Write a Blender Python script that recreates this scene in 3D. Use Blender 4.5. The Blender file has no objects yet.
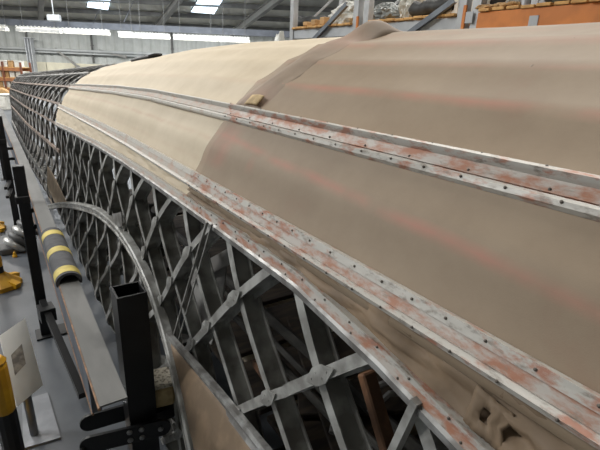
import bpy, math, random
from mathutils import Vector, Matrix, noise
random.seed(7)
SC = bpy.context.scene
COL = SC.collection
PI = math.pi

# ------------------------------------------------------------------ camera
CX = Vector((0.83362793, -0.15030678, 0.53148127))   # world X in camera axes (right, down, forward)
CY = Vector((-0.55081969, -0.29726777, 0.77989073))
CZ = Vector((0.04076938, -0.94288904, -0.33060265))
FPX = 446.0
CAMZ = 2.0
right = Vector((CX[0], CY[0], CZ[0])); down = Vector((CX[1], CY[1], CZ[1])); fwd = Vector((CX[2], CY[2], CZ[2]))
cd = bpy.data.cameras.new('camera'); cam = bpy.data.objects.new('camera', cd); COL.objects.link(cam)
cd.sensor_width = 36.0; cd.lens = 36.0 * FPX / 600.0; cd.clip_start = 0.02; cd.clip_end = 200
m = Matrix.Identity(4)
for i in range(3):
    m[i][0] = right[i]; m[i][1] = -down[i]; m[i][2] = -fwd[i]
m[2][3] = CAMZ
cam.matrix_world = m
SC.camera = cam

# ------------------------------------------------------------------ exposure, world, lamps
SC.view_settings.view_transform = 'Standard'
SC.view_settings.look = 'None'
SC.view_settings.gamma = 1.0
SC.view_settings.use_curve_mapping = False
SC.view_settings.exposure = 0.42
W = bpy.data.worlds.new('daylight'); SC.world = W; W.use_nodes = True
bg = W.node_tree.nodes['Background']; bg.inputs[0].default_value = (0.80, 0.90, 1.0, 1); bg.inputs[1].default_value = 1.0

# hall axes: d runs to the back wall, r to the right along it
HW = Vector((0.5631, 0.8263, 0)); HR = Vector((0.8263, -0.5631, 0))
def hp(r, d, z): return HR * r + HW * d + Vector((0, 0, z))
D_BACK = 36.0; EAVE = 4.5; SLOPE = 0.27; D_RIDGE = 8.0
R0, R1, D_FRONT = -27.0, 24.0, -14.0
def roof_z(d):
    return EAVE + SLOPE * (D_BACK - d) if d >= D_RIDGE else EAVE + SLOPE * (D_BACK - D_RIDGE) - 0.2 * (D_RIDGE - d)
def area_lamp(name, loc, sx, sy, power, colr=(1, 0.97, 0.92)):
    l = bpy.data.lights.new(name, 'AREA'); l.shape = 'RECTANGLE'; l.size = sx; l.size_y = sy; l.energy = power; l.color = colr
    o = bpy.data.objects.new(name, l); o.location = loc; COL.objects.link(o)
    o.rotation_euler = (0, 0, math.atan2(HR.y, HR.x)); return o
LAMP_ROWS = [(-11, 1.0), (-11, 9.0), (-11, 17.0), (3.5, 4.0), (3.5, 12.0), (14.0, 6.0), (-19, 5.0), (-19, 15.0), (-8.0, 30.5), (-20, 30.5), (3.5, 22.0)]  # unseen strip rows; far-left and far rows added to brighten side and background
for i, (r, d) in enumerate(LAMP_ROWS):
    area_lamp('strip_and_fill_light', hp(r, d, roof_z(d) - 1.66), 7.0, 0.30, 520 if i < 8 else 420)
area_lamp('skylight_fill_light', hp(-9.0, 24.0, roof_z(24.0) - 1.2), 12.0, 4.0, 1200, (0.92, 0.96, 1.0))  # added to brighten roof and back wall, broader than the built skylights
area_lamp('skylight_fill_light', hp(-14.0, 3.0, roof_z(3.0) - 1.2), 8.0, 6.0, 1100, (0.92, 0.96, 1.0))  # added soft side light from the left, no skylight is built here

# ------------------------------------------------------------------ helpers
def ray(px, py):
    a, b = px - 300.0, py - 225.0
    return right * a + down * b + fwd * FPX
def on_x(px, py, x): d = ray(px, py); q = d * (x / d.x); return Vector((q.x, q.y, q.z + CAMZ))
def on_y(px, py, y): d = ray(px, py); q = d * (y / d.y); return Vector((q.x, q.y, q.z + CAMZ))
def on_z(px, py, z): d = ray(px, py); q = d * ((z - CAMZ) / d.z); return Vector((q.x, q.y, q.z + CAMZ))
def on_d(px, py, dist): d = ray(px, py); q = d * (dist / d.dot(HW)); return Vector((q.x, q.y, q.z + CAMZ))
def on_roof(px, py, drop=0.0):
    d = ray(px, py); k = d.dot(HW)
    s = (EAVE + SLOPE * D_BACK - drop - CAMZ) / (d.z + SLOPE * k)
    return Vector((d.x * s, d.y * s, d.z * s + CAMZ))

class MB:
    def __init__(self): self.v = []; self.f = []; self.mi = []; self.uv = None; self.cur = 0
    def add(self, vs, fs):
        n = len(self.v); self.v += [tuple(p) for p in vs]
        for f in fs: self.f.append(tuple(i + n for i in f)); self.mi.append(self.cur)
    def box(self, c, s, M=None, bev=0.0):
        hx, hy, hz = s[0] / 2, s[1] / 2, s[2] / 2
        c = Vector(c)
        if bev > 0:
            b = min(bev, hx * .9, hy * .9, hz * .9); vs = []; idx = {}
            for sx in (-1, 1):
                for sy in (-1, 1):
                    for sz in (-1, 1):
                        for ax in range(3):
                            p = [sx * (hx - b), sy * (hy - b), sz * (hz - b)]
                            p[ax] = (sx * hx, sy * hy, sz * hz)[ax]
                            idx[(sx, sy, sz, ax)] = len(vs); vs.append(Vector(p))
            fs = []
            for ax in range(3):
                o1, o2 = (ax + 1) % 3, (ax + 2) % 3
                for s_ in (-1, 1):
                    def key(a, b_):
                        k = [0, 0, 0]; k[ax] = s_; k[o1] = a; k[o2] = b_; return (*k, ax)
                    q = [idx[key(-1, -1)], idx[key(1, -1)], idx[key(1, 1)], idx[key(-1, 1)]]
                    fs.append(q if s_ > 0 else q[::-1])
            for ax in range(3):
                o1, o2 = (ax + 1) % 3, (ax + 2) % 3
                for a in (-1, 1):
                    for b_ in (-1, 1):
                        def key(t, face):
                            k = [0, 0, 0]; k[ax] = t; k[o1] = a; k[o2] = b_; return idx[(*k, face)]
                        q = [key(-1, o1), key(1, o1), key(1, o2), key(-1, o2)]
                        fs.append(q if a * b_ < 0 else q[::-1])
            for sx in (-1, 1):
                for sy in (-1, 1):
                    for sz in (-1, 1):
                        q = [idx[(sx, sy, sz, 0)], idx[(sx, sy, sz, 1)], idx[(sx, sy, sz, 2)]]
                        fs.append(q if sx * sy * sz > 0 else q[::-1])
        else:
            vs = [Vector((x, y, z)) for x in (-hx, hx) for y in (-hy, hy) for z in (-hz, hz)]
            fs = [(0, 1, 3, 2), (4, 6, 7, 5), (0, 4, 5, 1), (2, 3, 7, 6), (0, 2, 6, 4), (1, 5, 7, 3)]
        self.add([c + (M @ p if M else p) for p in vs], fs); return self
    def sweep(self, path, frames, prof, closed=True, caps=True):
        n = len(prof); base = len(self.v); vs = []
        for p, (a, b) in zip(path, frames):
            for (u, w) in prof: vs.append(p + a * u + b * w)
        fs = []
        for i in range(len(path) - 1):
            for j in range(n if closed else n - 1):
                k = (j + 1) % n
                fs.append((i * n + j, i * n + k, (i + 1) * n + k, (i + 1) * n + j))
        if caps and closed:
            fs.append(tuple(range(n))[::-1]); fs.append(tuple((len(path) - 1) * n + j for j in range(n)))
        self.add(vs, fs); return self
    def tube(self, pts, r, n=8, caps=True):
        pts = [Vector(p) for p in pts]; fr = []; a = None
        rs = r if isinstance(r, (list, tuple)) else [r] * len(pts)
        for i, p in enumerate(pts):
            t = (pts[min(i + 1, len(pts) - 1)] - pts[max(i - 1, 0)]).normalized()
            if a is None:
                a = t.cross(Vector((0, 0, 1)) if abs(t.z) < .9 else Vector((1, 0, 0))).normalized()
            else: a = (a - t * a.dot(t)).normalized()
            fr.append((a * rs[i], t.cross(a) * rs[i]))
        prof = [(math.cos(2 * PI * j / n), math.sin(2 * PI * j / n)) for j in range(n)]
        return self.sweep(pts, fr, prof, True, caps)
    def bar(self, p, q, w, h, up=Vector((0, 0, 1))):
        p = Vector(p); q = Vector(q); t = (q - p).normalized()
        a = t.cross(up).normalized() if t.cross(up).length > 1e-4 else Vector((1, 0, 0)); b = a.cross(t)
        return self.sweep([p, q], [(a, b)] * 2, [(-w / 2, -h / 2), (w / 2, -h / 2), (w / 2, h / 2), (-w / 2, h / 2)])
    def channel(self, p, q, w, h, t=0.01, up=Vector((0, 0, 1))):
        p = Vector(p); q = Vector(q); d = (q - p).normalized(); a = d.cross(up).normalized(); b = a.cross(d)
        return self.sweep([p, q], [(a, b)] * 2, [(-w/2, -h/2), (w/2, -h/2), (w/2, h/2), (w/2 - t, h/2), (w/2 - t, -h/2 + t), (-w/2 + t, -h/2 + t), (-w/2 + t, h/2), (-w/2, h/2)])
    def lathe(self, base, prof, n=16, axis=Vector((0, 0, 1))):
        ax = Vector(axis).normalized(); a = ax.orthogonal().normalized(); b = ax.cross(a); vs = []
        for (r, h) in prof:
            for j in range(n):
                an = 2 * PI * j / n; vs.append(Vector(base) + ax * h + (a * math.cos(an) + b * math.sin(an)) * r)
        fs = []
        for i in range(len(prof) - 1):
            for j in range(n): k = (j + 1) % n; fs.append((i*n+j, i*n+k, (i+1)*n+k, (i+1)*n+j))
        fs.append(tuple(range(n))[::-1]); fs.append(tuple((len(prof)-1)*n + j for j in range(n)))
        self.add(vs, fs); return self
    def prism(self, poly, off):
        n = len(poly); off = Vector(off); poly = [Vector(p) for p in poly]
        self.add(poly + [p + off for p in poly], [tuple(range(n))[::-1], tuple(range(n, 2*n))] + [(i, (i+1) % n, n+(i+1) % n, n+i) for i in range(n)]); return self
    def mesh(self, name, mats, smooth=False):
        me = bpy.data.meshes.new(name); me.from_pydata(self.v, [], self.f)
        for mt in (mats if isinstance(mats, (list, tuple)) else [mats]): me.materials.append(mt)
        if any(self.mi): me.polygons.foreach_set('material_index', self.mi)
        if smooth: me.polygons.foreach_set('use_smooth', [True] * len(me.polygons))
        if self.uv:
            l = me.uv_layers.new(name='UVMap')
            for lp in me.loops: l.data[lp.index].uv = self.uv[lp.vertex_index]
        me.update(); return me
    def build(self, name, mats, parent=None, smooth=False):
        o = bpy.data.objects.new(name, self.mesh(name, mats, smooth)); COL.objects.link(o)
        if parent:
            o.parent = parent
            o.matrix_parent_inverse = Matrix.Translation(-parent.location)
        return o
def thing(name, label, cat, loc=(0, 0, 0), group=None):
    o = bpy.data.objects.new(name, None); COL.objects.link(o); o.location = loc; o.empty_display_size = .1
    return tag(o, label, cat, group)
def tag(o, label, cat, group=None):
    o['label'] = label; o['category'] = cat
    if group: o['group'] = group
    return o
def struct(o): o['kind'] = 'structure'; return o
def stuff(o): o['kind'] = 'stuff'; return o
def weighted(o, ang=35):
    me = o.data; me.polygons.foreach_set('use_smooth', [True] * len(me.polygons))
    try: me.set_sharp_from_angle(angle=math.radians(ang))
    except Exception: pass
    return o

# ------------------------------------------------------------------ materials
def mat(name, colr, rough=.6, metal=0.0, var=.12, scale=8.0, col2=None, bump=0.0, emit=0.0, mixlo=.42, mixhi=.6, stretch=(1, 1, 1), detail=4):
    M = bpy.data.materials.new(name); M.use_nodes = True; nt = M.node_tree; N = nt.nodes; L = nt.links
    b = N['Principled BSDF']; b.inputs['Roughness'].default_value = rough; b.inputs['Metallic'].default_value = metal
    tc = N.new('ShaderNodeTexCoord'); mp = N.new('ShaderNodeMapping'); mp.inputs['Scale'].default_value = stretch
    L.new(tc.outputs['Object'], mp.inputs['Vector'])
    nz = N.new('ShaderNodeTexNoise'); nz.inputs['Scale'].default_value = scale; nz.inputs['Detail'].default_value = detail
    L.new(mp.outputs['Vector'], nz.inputs['Vector'])
    cr = N.new('ShaderNodeValToRGB'); L.new(nz.outputs['Fac'], cr.inputs['Fac'])
    c2 = col2 if col2 else tuple(max(0, c * (1 - 2 * var)) for c in colr)
    cr.color_ramp.elements[0].position = mixlo; cr.color_ramp.elements[0].color = (*c2, 1)
    cr.color_ramp.elements[1].position = mixhi; cr.color_ramp.elements[1].color = (*colr, 1)
    L.new(cr.outputs['Color'], b.inputs['Base Color'])
    if bump:
        bp = N.new('ShaderNodeBump'); bp.inputs['Strength'].default_value = bump; bp.inputs['Distance'].default_value = .01
        L.new(nz.outputs['Fac'], bp.inputs['Height']); L.new(bp.outputs['Normal'], b.inputs['Normal'])
    if emit:
        b.inputs['Emission Color'].default_value = (*colr, 1); b.inputs['Emission Strength'].default_value = emit
    return M

def worn_mat(name, silver, red, dirt, redlo=.5, redhi=.6, dirtlo=.5, metal=.35, rough=.45):
    M = bpy.data.materials.new(name); M.use_nodes = True; nt = M.node_tree; N = nt.nodes; L = nt.links
    b = N['Principled BSDF']; b.inputs['Roughness'].default_value = rough; b.inputs['Metallic'].default_value = metal
    tc = N.new('ShaderNodeTexCoord'); mp = N.new('ShaderNodeMapping'); mp.inputs['Scale'].default_value = (1, .4, 1)
    L.new(tc.outputs['Object'], mp.inputs['Vector'])
    def nz(scale, lo, hi, off):
        n = N.new('ShaderNodeTexNoise'); n.inputs['Scale'].default_value = scale; n.inputs['Detail'].default_value = 6; n.inputs['Roughness'].default_value = .65
        ad = N.new('ShaderNodeVectorMath'); ad.operation = 'ADD'; ad.inputs[1].default_value = (off, off * 2.3, off)
        L.new(mp.outputs['Vector'], ad.inputs[0]); L.new(ad.outputs[0], n.inputs['Vector'])
        r = N.new('ShaderNodeMapRange'); r.inputs[1].default_value = lo; r.inputs[2].default_value = hi; L.new(n.outputs['Fac'], r.inputs[0]); return r.outputs[0]
    m1 = N.new('ShaderNodeMix'); m1.data_type = 'RGBA'; m1.inputs[6].default_value = (*silver, 1); m1.inputs[7].default_value = (*red, 1)
    L.new(nz(38, redlo, redhi, 3.1), m1.inputs[0])
    m2 = N.new('ShaderNodeMix'); m2.data_type = 'RGBA'; m2.inputs[7].default_value = (*dirt, 1)
    L.new(m1.outputs[2], m2.inputs[6]); L.new(nz(75, dirtlo, dirtlo + .16, 9.7), m2.inputs[0])
    L.new(m2.outputs[2], b.inputs['Base Color'])
    bp = N.new('ShaderNodeBump'); bp.inputs['Strength'].default_value = .25; bp.inputs['Distance'].default_value = .004
    n3 = N.new('ShaderNodeTexNoise'); n3.inputs['Scale'].default_value = 60; L.new(mp.outputs['Vector'], n3.inputs['Vector'])
    L.new(n3.outputs['Fac'], bp.inputs['Height']); L.new(bp.outputs['Normal'], b.inputs['Normal'])
    return M

def fabric_mat(name, base, base2, paint, bands, slope=0.0, blotch=.5, ybands=()):
    """doped linen; UV = (angle/100, y/10); bands of old red dope at given angles (deg): (centre, slope per m, half width, strength)"""
    M = bpy.data.materials.new(name); M.use_nodes = True; nt = M.node_tree; N = nt.nodes; L = nt.links
    b = N['Principled BSDF']; b.inputs['Roughness'].default_value = .62
    b.inputs['Specular IOR Level'].default_value = .35
    uv = N.new('ShaderNodeUVMap'); sp = N.new('ShaderNodeSeparateXYZ'); L.new(uv.outputs[0], sp.inputs[0])
    tc = N.new('ShaderNodeTexCoord')
    def noisef(scale, detail=4, src=None, rough=.5):
        n = N.new('ShaderNodeTexNoise'); n.inputs['Scale'].default_value = scale; n.inputs['Detail'].default_value = detail; n.inputs['Roughness'].default_value = rough
        L.new(src or tc.outputs['Object'], n.inputs['Vector']); return n.outputs['Fac']
    def math_(op, a, c, clamp=False):
        n = N.new('ShaderNodeMath'); n.operation = op; n.use_clamp = clamp
        for i, x in enumerate((a, c)):
            if isinstance(x, (int, float)): n.inputs[i].default_value = x
            else: L.new(x, n.inputs[i])
        return n.outputs[0]
    m0 = N.new('ShaderNodeMix'); m0.data_type = 'RGBA'; m0.inputs[6].default_value = (*base, 1); m0.inputs[7].default_value = (*base2, 1)
    r = N.new('ShaderNodeMapRange'); r.inputs[1].default_value = .35; r.inputs[2].default_value = .7; L.new(noisef(5.0, 9, None, .68), r.inputs[0]); L.new(r.outputs[0], m0.inputs[0])
    col = m0.outputs[2]
    ang = math_('MULTIPLY', sp.outputs[0], 100.0); yy = math_('MULTIPLY', sp.outputs[1], 10.0)
    nb = noisef(9.0, 5); nl = noisef(3.2, 4)
    for (c, sl, hw, st) in bands:
        ctr = math_('ADD', math_('MULTIPLY', yy, sl), c)
        ctr = math_('ADD', ctr, math_('MULTIPLY', math_('SUBTRACT', nl, .5), 1.6))
        dist = math_('ABSOLUTE', math_('SUBTRACT', ang, ctr), 0)
        f = math_('SUBTRACT', 1.0, math_('DIVIDE', dist, hw), True)
        f = math_('MULTIPLY', f, math_('MULTIPLY', math_('SUBTRACT', nb, .25), 2.0, True), True)
        f = math_('MULTIPLY', f, st, True)
        mx = N.new('ShaderNodeMix'); mx.data_type = 'RGBA'; L.new(f, mx.inputs[0]); L.new(col, mx.inputs[6]); mx.inputs[7].default_value = (*paint, 1); col = mx.outputs[2]
    for (yc, hw, ta, tb, st) in ybands:
        f = math_('SUBTRACT', 1.0, math_('DIVIDE', math_('ABSOLUTE', math_('SUBTRACT', yy, yc), 0), hw), True)
        g = math_('MULTIPLY', math_('SUBTRACT', ang, ta), .5, True); h = math_('MULTIPLY', math_('SUBTRACT', tb, ang), .5, True)
        f = math_('MULTIPLY', math_('MULTIPLY', f, 1.6, True), math_('MULTIPLY', g, h, True), True)
        f = math_('MULTIPLY', f, math_('MULTIPLY', math_('MULTIPLY', math_('SUBTRACT', nb, .25), 2.2, True), st, True), True)
        mx = N.new('ShaderNodeMix'); mx.data_type = 'RGBA'; L.new(f, mx.inputs[0]); L.new(col, mx.inputs[6]); mx.inputs[7].default_value = (*paint, 1); col = mx.outputs[2]
    if blotch:
        r2 = N.new('ShaderNodeMapRange'); r2.inputs[1].default_value = .60; r2.inputs[2].default_value = .74; r2.inputs[4].default_value = blotch
        L.new(noisef(5.0, 6, None, .6), r2.inputs[0])
        mx = N.new('ShaderNodeMix'); mx.data_type = 'RGBA'; L.new(r2.outputs[0], mx.inputs[0]); L.new(col, mx.inputs[6]); mx.inputs[7].default_value = (*paint, 1); col = mx.outputs[2]
    L.new(col, b.inputs['Base Color'])
    wv = N.new('ShaderNodeTexNoise'); wv.inputs['Scale'].default_value = 420; wv.inputs['Detail'].default_value = 2; L.new(tc.outputs['Object'], wv.inputs['Vector'])
    bp = N.new('ShaderNodeBump'); bp.inputs['Strength'].default_value = .10; bp.inputs['Distance'].default_value = .0012
    L.new(wv.outputs['Fac'], bp.inputs['Height']); L.new(bp.outputs['Normal'], b.inputs['Normal'])
    return M

PINK = (.43, .19, .14)
M_brown = fabric_mat('brown_doped_linen', (.305, .235, .165), (.248, .186, .128), PINK,
                     [(29.2, 3.4, 1.15, 1.0), (49.2, 0, 1.3, .8), (57.5, 0, 1.0, .35), (66, 0, 1.8, .5), (75, 0, 1.6, .25)], blotch=.10, ybands=[(1.40, .10, 26, 37.5, .55), (1.16, .03, 28, 32, .5)])
M_cream = fabric_mat('cream_doped_linen', (.62, .53, .40), (.54, .455, .33), (.46, .27, .18),
                     [(31.5, .55, 1.0, .45), (49.5, 0, 1.4, .25), (27.0, 0, 1.0, .18)], blotch=.06)
M_flap = fabric_mat('tan_frayed_linen', (.30, .235, .175), (.22, .165, .12), PINK, [(45, 0, 4, .4), (68, 0, 6, .5)], blotch=.2)
M_patch = mat('fresh_linen_patch', (.52, .38, .20), .8, var=.15, scale=30)
M_oldfab = mat('aged_brown_fabric', (.25, .175, .11), .7, var=.16, scale=9, bump=.3)
M_trifab = mat('tan_scrap_fabric', (.33, .25, .17), .75, var=.14, scale=11, bump=.3)
M_silver = worn_mat('worn_silver_strip', (.50, .48, .44), (.40, .20, .14), (.22, .19, .16), .50, .62, .54, .15)
M_red = worn_mat('oxide_primed_strip', (.50, .46, .42), (.40, .19, .12), (.26, .22, .18), .42, .60, .56, .1)
M_dull = worn_mat('dull_grey_strip', (.58, .55, .50), (.48, .34, .26), (.36, .32, .27), .56, .74, .56, .1)
M_pale = worn_mat('pale_dusty_strip', (.50, .46, .41), (.50, .33, .25), (.36, .31, .26), .45, .7, .60, .15, .6)
M_geo = mat('grey_duralumin_strut', (.43, .43, .41), .45, .25, col2=(.23, .225, .21), scale=14, stretch=(1, 1, 1))
M_geof = mat('dusty_far_strut', (.36, .355, .34), .6, .15, col2=(.20, .19, .18), scale=6)
M_inner = mat('inner_shade_metal', (.07, .067, .06), .7, .1, col2=(.035, .033, .03), scale=6)  # metal coloured dark to stand in for the shade inside the fuselage
M_lip = mat('grey_edge_angle', (.44, .44, .43), .4, .6, col2=(.22, .21, .2), scale=18)
M_pinkbar = mat('pinkish_longeron', (.34, .26, .21), .6, .1, col2=(.2, .16, .14), scale=7)
M_rivet = mat('dark_screw_head', (.17, .15, .13), .5, .5, scale=20)
M_dark = mat('dark_interior_board', (.035, .030, .026), .9, col2=(.018, .016, .014), scale=4)
M_wood = mat('red_brown_timber', (.22, .105, .05), .7, col2=(.13, .065, .034), scale=5, stretch=(6, 6, 1))
M_plank = mat('interior_shade_plank', (.055, .038, .025), .85, col2=(.026, .019, .014), scale=6, stretch=(1, 5, 5))  # plank tone lowered to paint in the shade of the covered interior
M_black = mat('black_painted_steel', (.012, .012, .013), .42, .1, col2=(.008, .008, .009), scale=12)
M_bolt = mat('zinc_bolt', (.34, .34, .34), .4, .7, scale=20)
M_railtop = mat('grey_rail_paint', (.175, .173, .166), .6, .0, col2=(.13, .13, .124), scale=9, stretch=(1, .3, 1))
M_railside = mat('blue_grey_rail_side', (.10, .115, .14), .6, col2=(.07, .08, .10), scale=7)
M_trim = mat('copper_brown_trim', (.32, .18, .10), .6, col2=(.18, .11, .07), scale=20)
M_foam = mat('grey_foam', (.10, .10, .105), .85, col2=(.075, .075, .08), scale=20)
M_yel = mat('dull_yellow_band', (.62, .50, .13), .6, col2=(.48, .38, .10), scale=18)
M_hyel = mat('hazard_yellow_plastic', (.70, .37, .015), .45, col2=(.55, .27, .012), scale=10)
M_hblk = mat('hazard_black_plastic', (.012, .012, .013), .5, scale=10)
M_white = mat('white_panel', (.92, .92, .89), .5, col2=(.86, .86, .83), scale=6)
M_plate = mat('pale_steel_plate', (.33, .34, .36), .22, .3, col2=(.27, .28, .30), scale=9)
M_pole = mat('brushed_grey_pole', (.22, .23, .24), .3, .7, scale=9)
M_block = mat('cream_foam_block', (.50, .38, .20), .85, col2=(.36, .26, .13), scale=24)
M_blocktop = mat('speckled_block_top', (.60, .55, .45), .9, col2=(.22, .19, .15), scale=90, mixlo=.36, mixhi=.5)
M_hose = mat('tan_hose', (.34, .21, .11), .6, col2=(.2, .12, .07), scale=12)
M_drum = mat('silver_duct', (.62, .62, .60), .35, .5, col2=(.45, .45, .44), scale=12)
M_drumd = mat('dark_duct_ring', (.13, .13, .13), .5, .3, scale=12)

def floor_mat():
    M = mat('sealed_concrete', (.105, .115, .128), .36, 0, col2=(.068, .075, .085), scale=2.4, bump=.05, mixlo=.35, mixhi=.66, detail=8); return M
M_floor = floor_mat()
M_wall = mat('grey_profiled_sheet', (.55, .57, .55), .6, col2=(.49, .51, .49), scale=1.5)
M_wallc = mat('cream_dado_panel', (.78, .74, .58), .7, col2=(.70, .66, .52), scale=2)
M_roof = mat('underside_roof_sheet', (.66, .64, .57), .8, col2=(.58, .56, .5), scale=.6)
M_purlin = mat('dark_purlin_steel', (.16, .16, .155), .7, col2=(.12, .12, .115), scale=2)
M_rafter = mat('grey_rafter_steel', (.32, .315, .295), .7, col2=(.26, .255, .24), scale=1)
M_col = mat('light_grey_column', (.52, .54, .56), .6, col2=(.46, .48, .5), scale=2)
M_pipe = mat('pale_grey_duct', (.50, .52, .52), .5, .1, col2=(.43, .45, .45), scale=2)
M_tray = mat('blue_grey_tray', (.11, .12, .14), .6, .1, scale=2)
M_tube = mat('lit_fluorescent_tube', (1.0, .97, .88), .5, emit=5.0)
M_reflector = mat('white_louvre', (.75, .75, .72), .5, scale=4)
M_sky = mat('skylight_glazing', (.70, .86, 1.0), .3, emit=2.6)
M_rup = mat('galvanised_upright', (.47, .48, .49), .4, .4, col2=(.40, .41, .42), scale=6)
M_rbrace = mat('blue_grey_brace', (.17, .19, .215), .5, .4, col2=(.13, .145, .165), scale=6)
M_orange = mat('orange_rack_beam', (.62, .20, .03), .5, col2=(.52, .165, .025), scale=5)
M_farorange = mat('faded_orange_beam', (.38, .16, .06), .6, col2=(.3, .12, .05), scale=5)
M_redbeam = mat('rust_red_beam', (.20, .065, .03), .6, col2=(.14, .05, .028), scale=5)
M_greybeam = mat('light_grey_beam', (.46, .48, .50), .5, col2=(.40, .42, .44), scale=5)
M_deck = mat('chipboard_deck', (.62, .36, .13), .8, col2=(.48, .27, .10), scale=14)
M_tarp = mat('black_rolled_tarp', (.03, .032, .032), .6, col2=(.015, .015, .015), scale=8, bump=.4)
M_plastic = mat('cloudy_plastic_sheet', (.62, .62, .58), .3, col2=(.40, .40, .36), scale=7, bump=.5)
M_greysheet = mat('grey_metal_skin', (.32, .34, .33), .4, .4, col2=(.22, .23, .22), scale=6)
M_green = mat('drab_green_tube', (.12, .125, .10), .6, col2=(.07, .075, .06), scale=6)
M_card = mat('tan_cardboard', (.47, .29, .13), .8, col2=(.38, .23, .1), scale=5)
M_pbox = mat('pale_storage_box', (.70, .68, .62), .6, col2=(.6, .58, .52), scale=5)
M_print = mat('faded_photo_print', (.50, .46, .40), .5, col2=(.24, .22, .20), scale=26, mixlo=.4, mixhi=.62)
M_lineprint = mat('grey_print_line', (.45, .45, .45), .6, scale=50)

# ------------------------------------------------------------------ hall shell
NR = 300
b = MB()
b.add([hp(R0, D_FRONT, 0), hp(R1, D_FRONT, 0), hp(R1, D_BACK, 0), hp(R0, D_BACK, 0), hp(R0, D_FRONT, -.2), hp(R1, D_FRONT, -.2), hp(R1, D_BACK, -.2), hp(R0, D_BACK, -.2)],
      [(0, 1, 2, 3), (7, 6, 5, 4), (0, 4, 5, 1), (1, 5, 6, 2), (2, 6, 7, 3), (3, 7, 4, 0)])
struct(b.build('floor', M_floor))
def corrugated(ra, rb, d, z0, z1f, n, amp, mname, material, axis='r'):
    mb = MB(); vs = []; k = 0
    for i in range(n + 1):
        s = ra + (rb - ra) * i / n; o = amp if (i // 2) % 2 else 0
        for z in (z0, z1f(s)):
            vs.append(hp(s, d - o, z) if axis == 'r' else hp(d + o, s, z))
    fs = [(2*i, 2*i+2, 2*i+3, 2*i+1) for i in range(n)]
    mb.add(vs, fs); o = mb.build(mname, material); struct(o)
    md = o.modifiers.new('thick', 'SOLIDIFY'); md.thickness = .06; md.offset = 0
    return o
wb = corrugated(R0, R1, D_BACK, 0, lambda s: EAVE + .25, 300, .07, 'wall_back', M_wall)
corrugated(D_FRONT, D_BACK, R0, 0, lambda s: roof_z(s) + .1, 240, .07, 'wall_left', M_wall, 'd')
corrugated(D_FRONT, D_BACK, R1, 0, lambda s: roof_z(s) + .1, 240, -.07, 'wall_right', M_wall, 'd')
corrugated(R0, R1, D_FRONT, 0, lambda s: roof_z(D_FRONT) + .1, 200, -.07, 'wall_front', M_wall)
# roof
b = MB(); nd = 40
for i in range(nd + 1):
    pass
ds = [D_BACK - (D_BACK - D_RIDGE) * i / 8 for i in range(9)] + [D_RIDGE - (D_RIDGE - D_FRONT) * i / 4 for i in range(1, 5)]
nr = 204; vs = []
for d in ds:
    for i in range(nr + 1):
        vs.append(hp(R0 + (R1 - R0) * i / nr, d, roof_z(d) + (.05 if (i // 2) % 2 else 0)))
fs = [(a*(nr+1)+i, (a+1)*(nr+1)+i, (a+1)*(nr+1)+i+1, a*(nr+1)+i+1) for a in range(len(ds)-1) for i in range(nr)]
b.add(vs, fs); o = b.build('ceiling', M_roof); struct(o); ceiling = o
md = o.modifiers.new('thick', 'SOLIDIFY'); md.thickness = .08; md.offset = 1
# purlins under the roof
for k in range(19):
    d = D_BACK - .9 - k * 1.9
    if d < D_FRONT + 1: break
    mb = MB(); mb.channel(hp(R0 + .2, d, roof_z(d) - .17), hp(R1 - .2, d, roof_z(d) - .17), .16, .26, .03)
    o = mb.build('purlin', M_purlin, ceiling)
# rafters (skewed to the purlins as the photograph shows them)
RAFT = Vector((.05, 1, 0))
def rafter(px, py):
    p = on_roof(px, py, .55); dq = RAFT.dot(HW)
    for sgn in (1,):
        q0 = p + RAFT * ((D_BACK - .4 - p.dot(HW)) / dq); q1 = p + RAFT * ((D_RIDGE + .5 - p.dot(HW)) / dq)
        if q1.dot(HR) < R0 + .3:
            q1 = p + RAFT * ((R0 + .5 - p.dot(HR)) / RAFT.dot(HR))
        q0.z = roof_z(q0.dot(HW)) - .5; q1.z = roof_z(q1.dot(HW)) - .5
        if q0.dot(HR) < R1:
            mb = MB(); t = (q1 - q0).normalized(); a = t.cross(Vector((0, 0, 1))).normalized(); c = a.cross(t)
            w_, h_, tt = .30, .44, .04
            mb.sweep([q0, q1], [(a, c)] * 2, [(-w_/2, -h_/2), (w_/2, -h_/2), (w_/2, -h_/2+tt), (tt/2, -h_/2+tt), (tt/2, h_/2-tt), (w_/2, h_/2-tt), (w_/2, h_/2), (-w_/2, h_/2), (-w_/2, h_/2-tt), (-tt/2, h_/2-tt), (-tt/2, -h_/2+tt), (-w_/2, -h_/2+tt)])
            mb.build('rafter', M_rafter, ceiling)
for px, py in ((41, 8), (167, 15), (255, 17)): rafter(px, py)
# skylights set into the roof
def skylight(n, c0, c1, c2, c3):
    P = [on_roof(*c, .20) for c in (c0, c1, c2, c3)]
    fr = MB()
    for i in range(4):
        fr.bar(P[i] + Vector((0, 0, .06)), P[(i+1) % 4] + Vector((0, 0, .06)), .07, .10)
    f = struct(fr.build('window_%d' % n, M_purlin))
    mid = [(P[0]+P[3])/2, (P[1]+P[2])/2]
    gl = MB(); gl.prism([P[0], P[1], mid[1], mid[0]], (0, 0, .03)); gl.build('pane', M_sky, f)
    gl = MB(); gl.prism([mid[0] + (P[3]-P[0]) * .01, mid[1] + (P[2]-P[1]) * .01, P[2], P[3]], (0, 0, .03)); gl.build('pane', M_sky, f)
skylight(1, (87, 7), (108, 10), (112, -6), (90, -8))
skylight(2, (191, 12), (214, 14), (226, -6), (203, -8))
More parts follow.
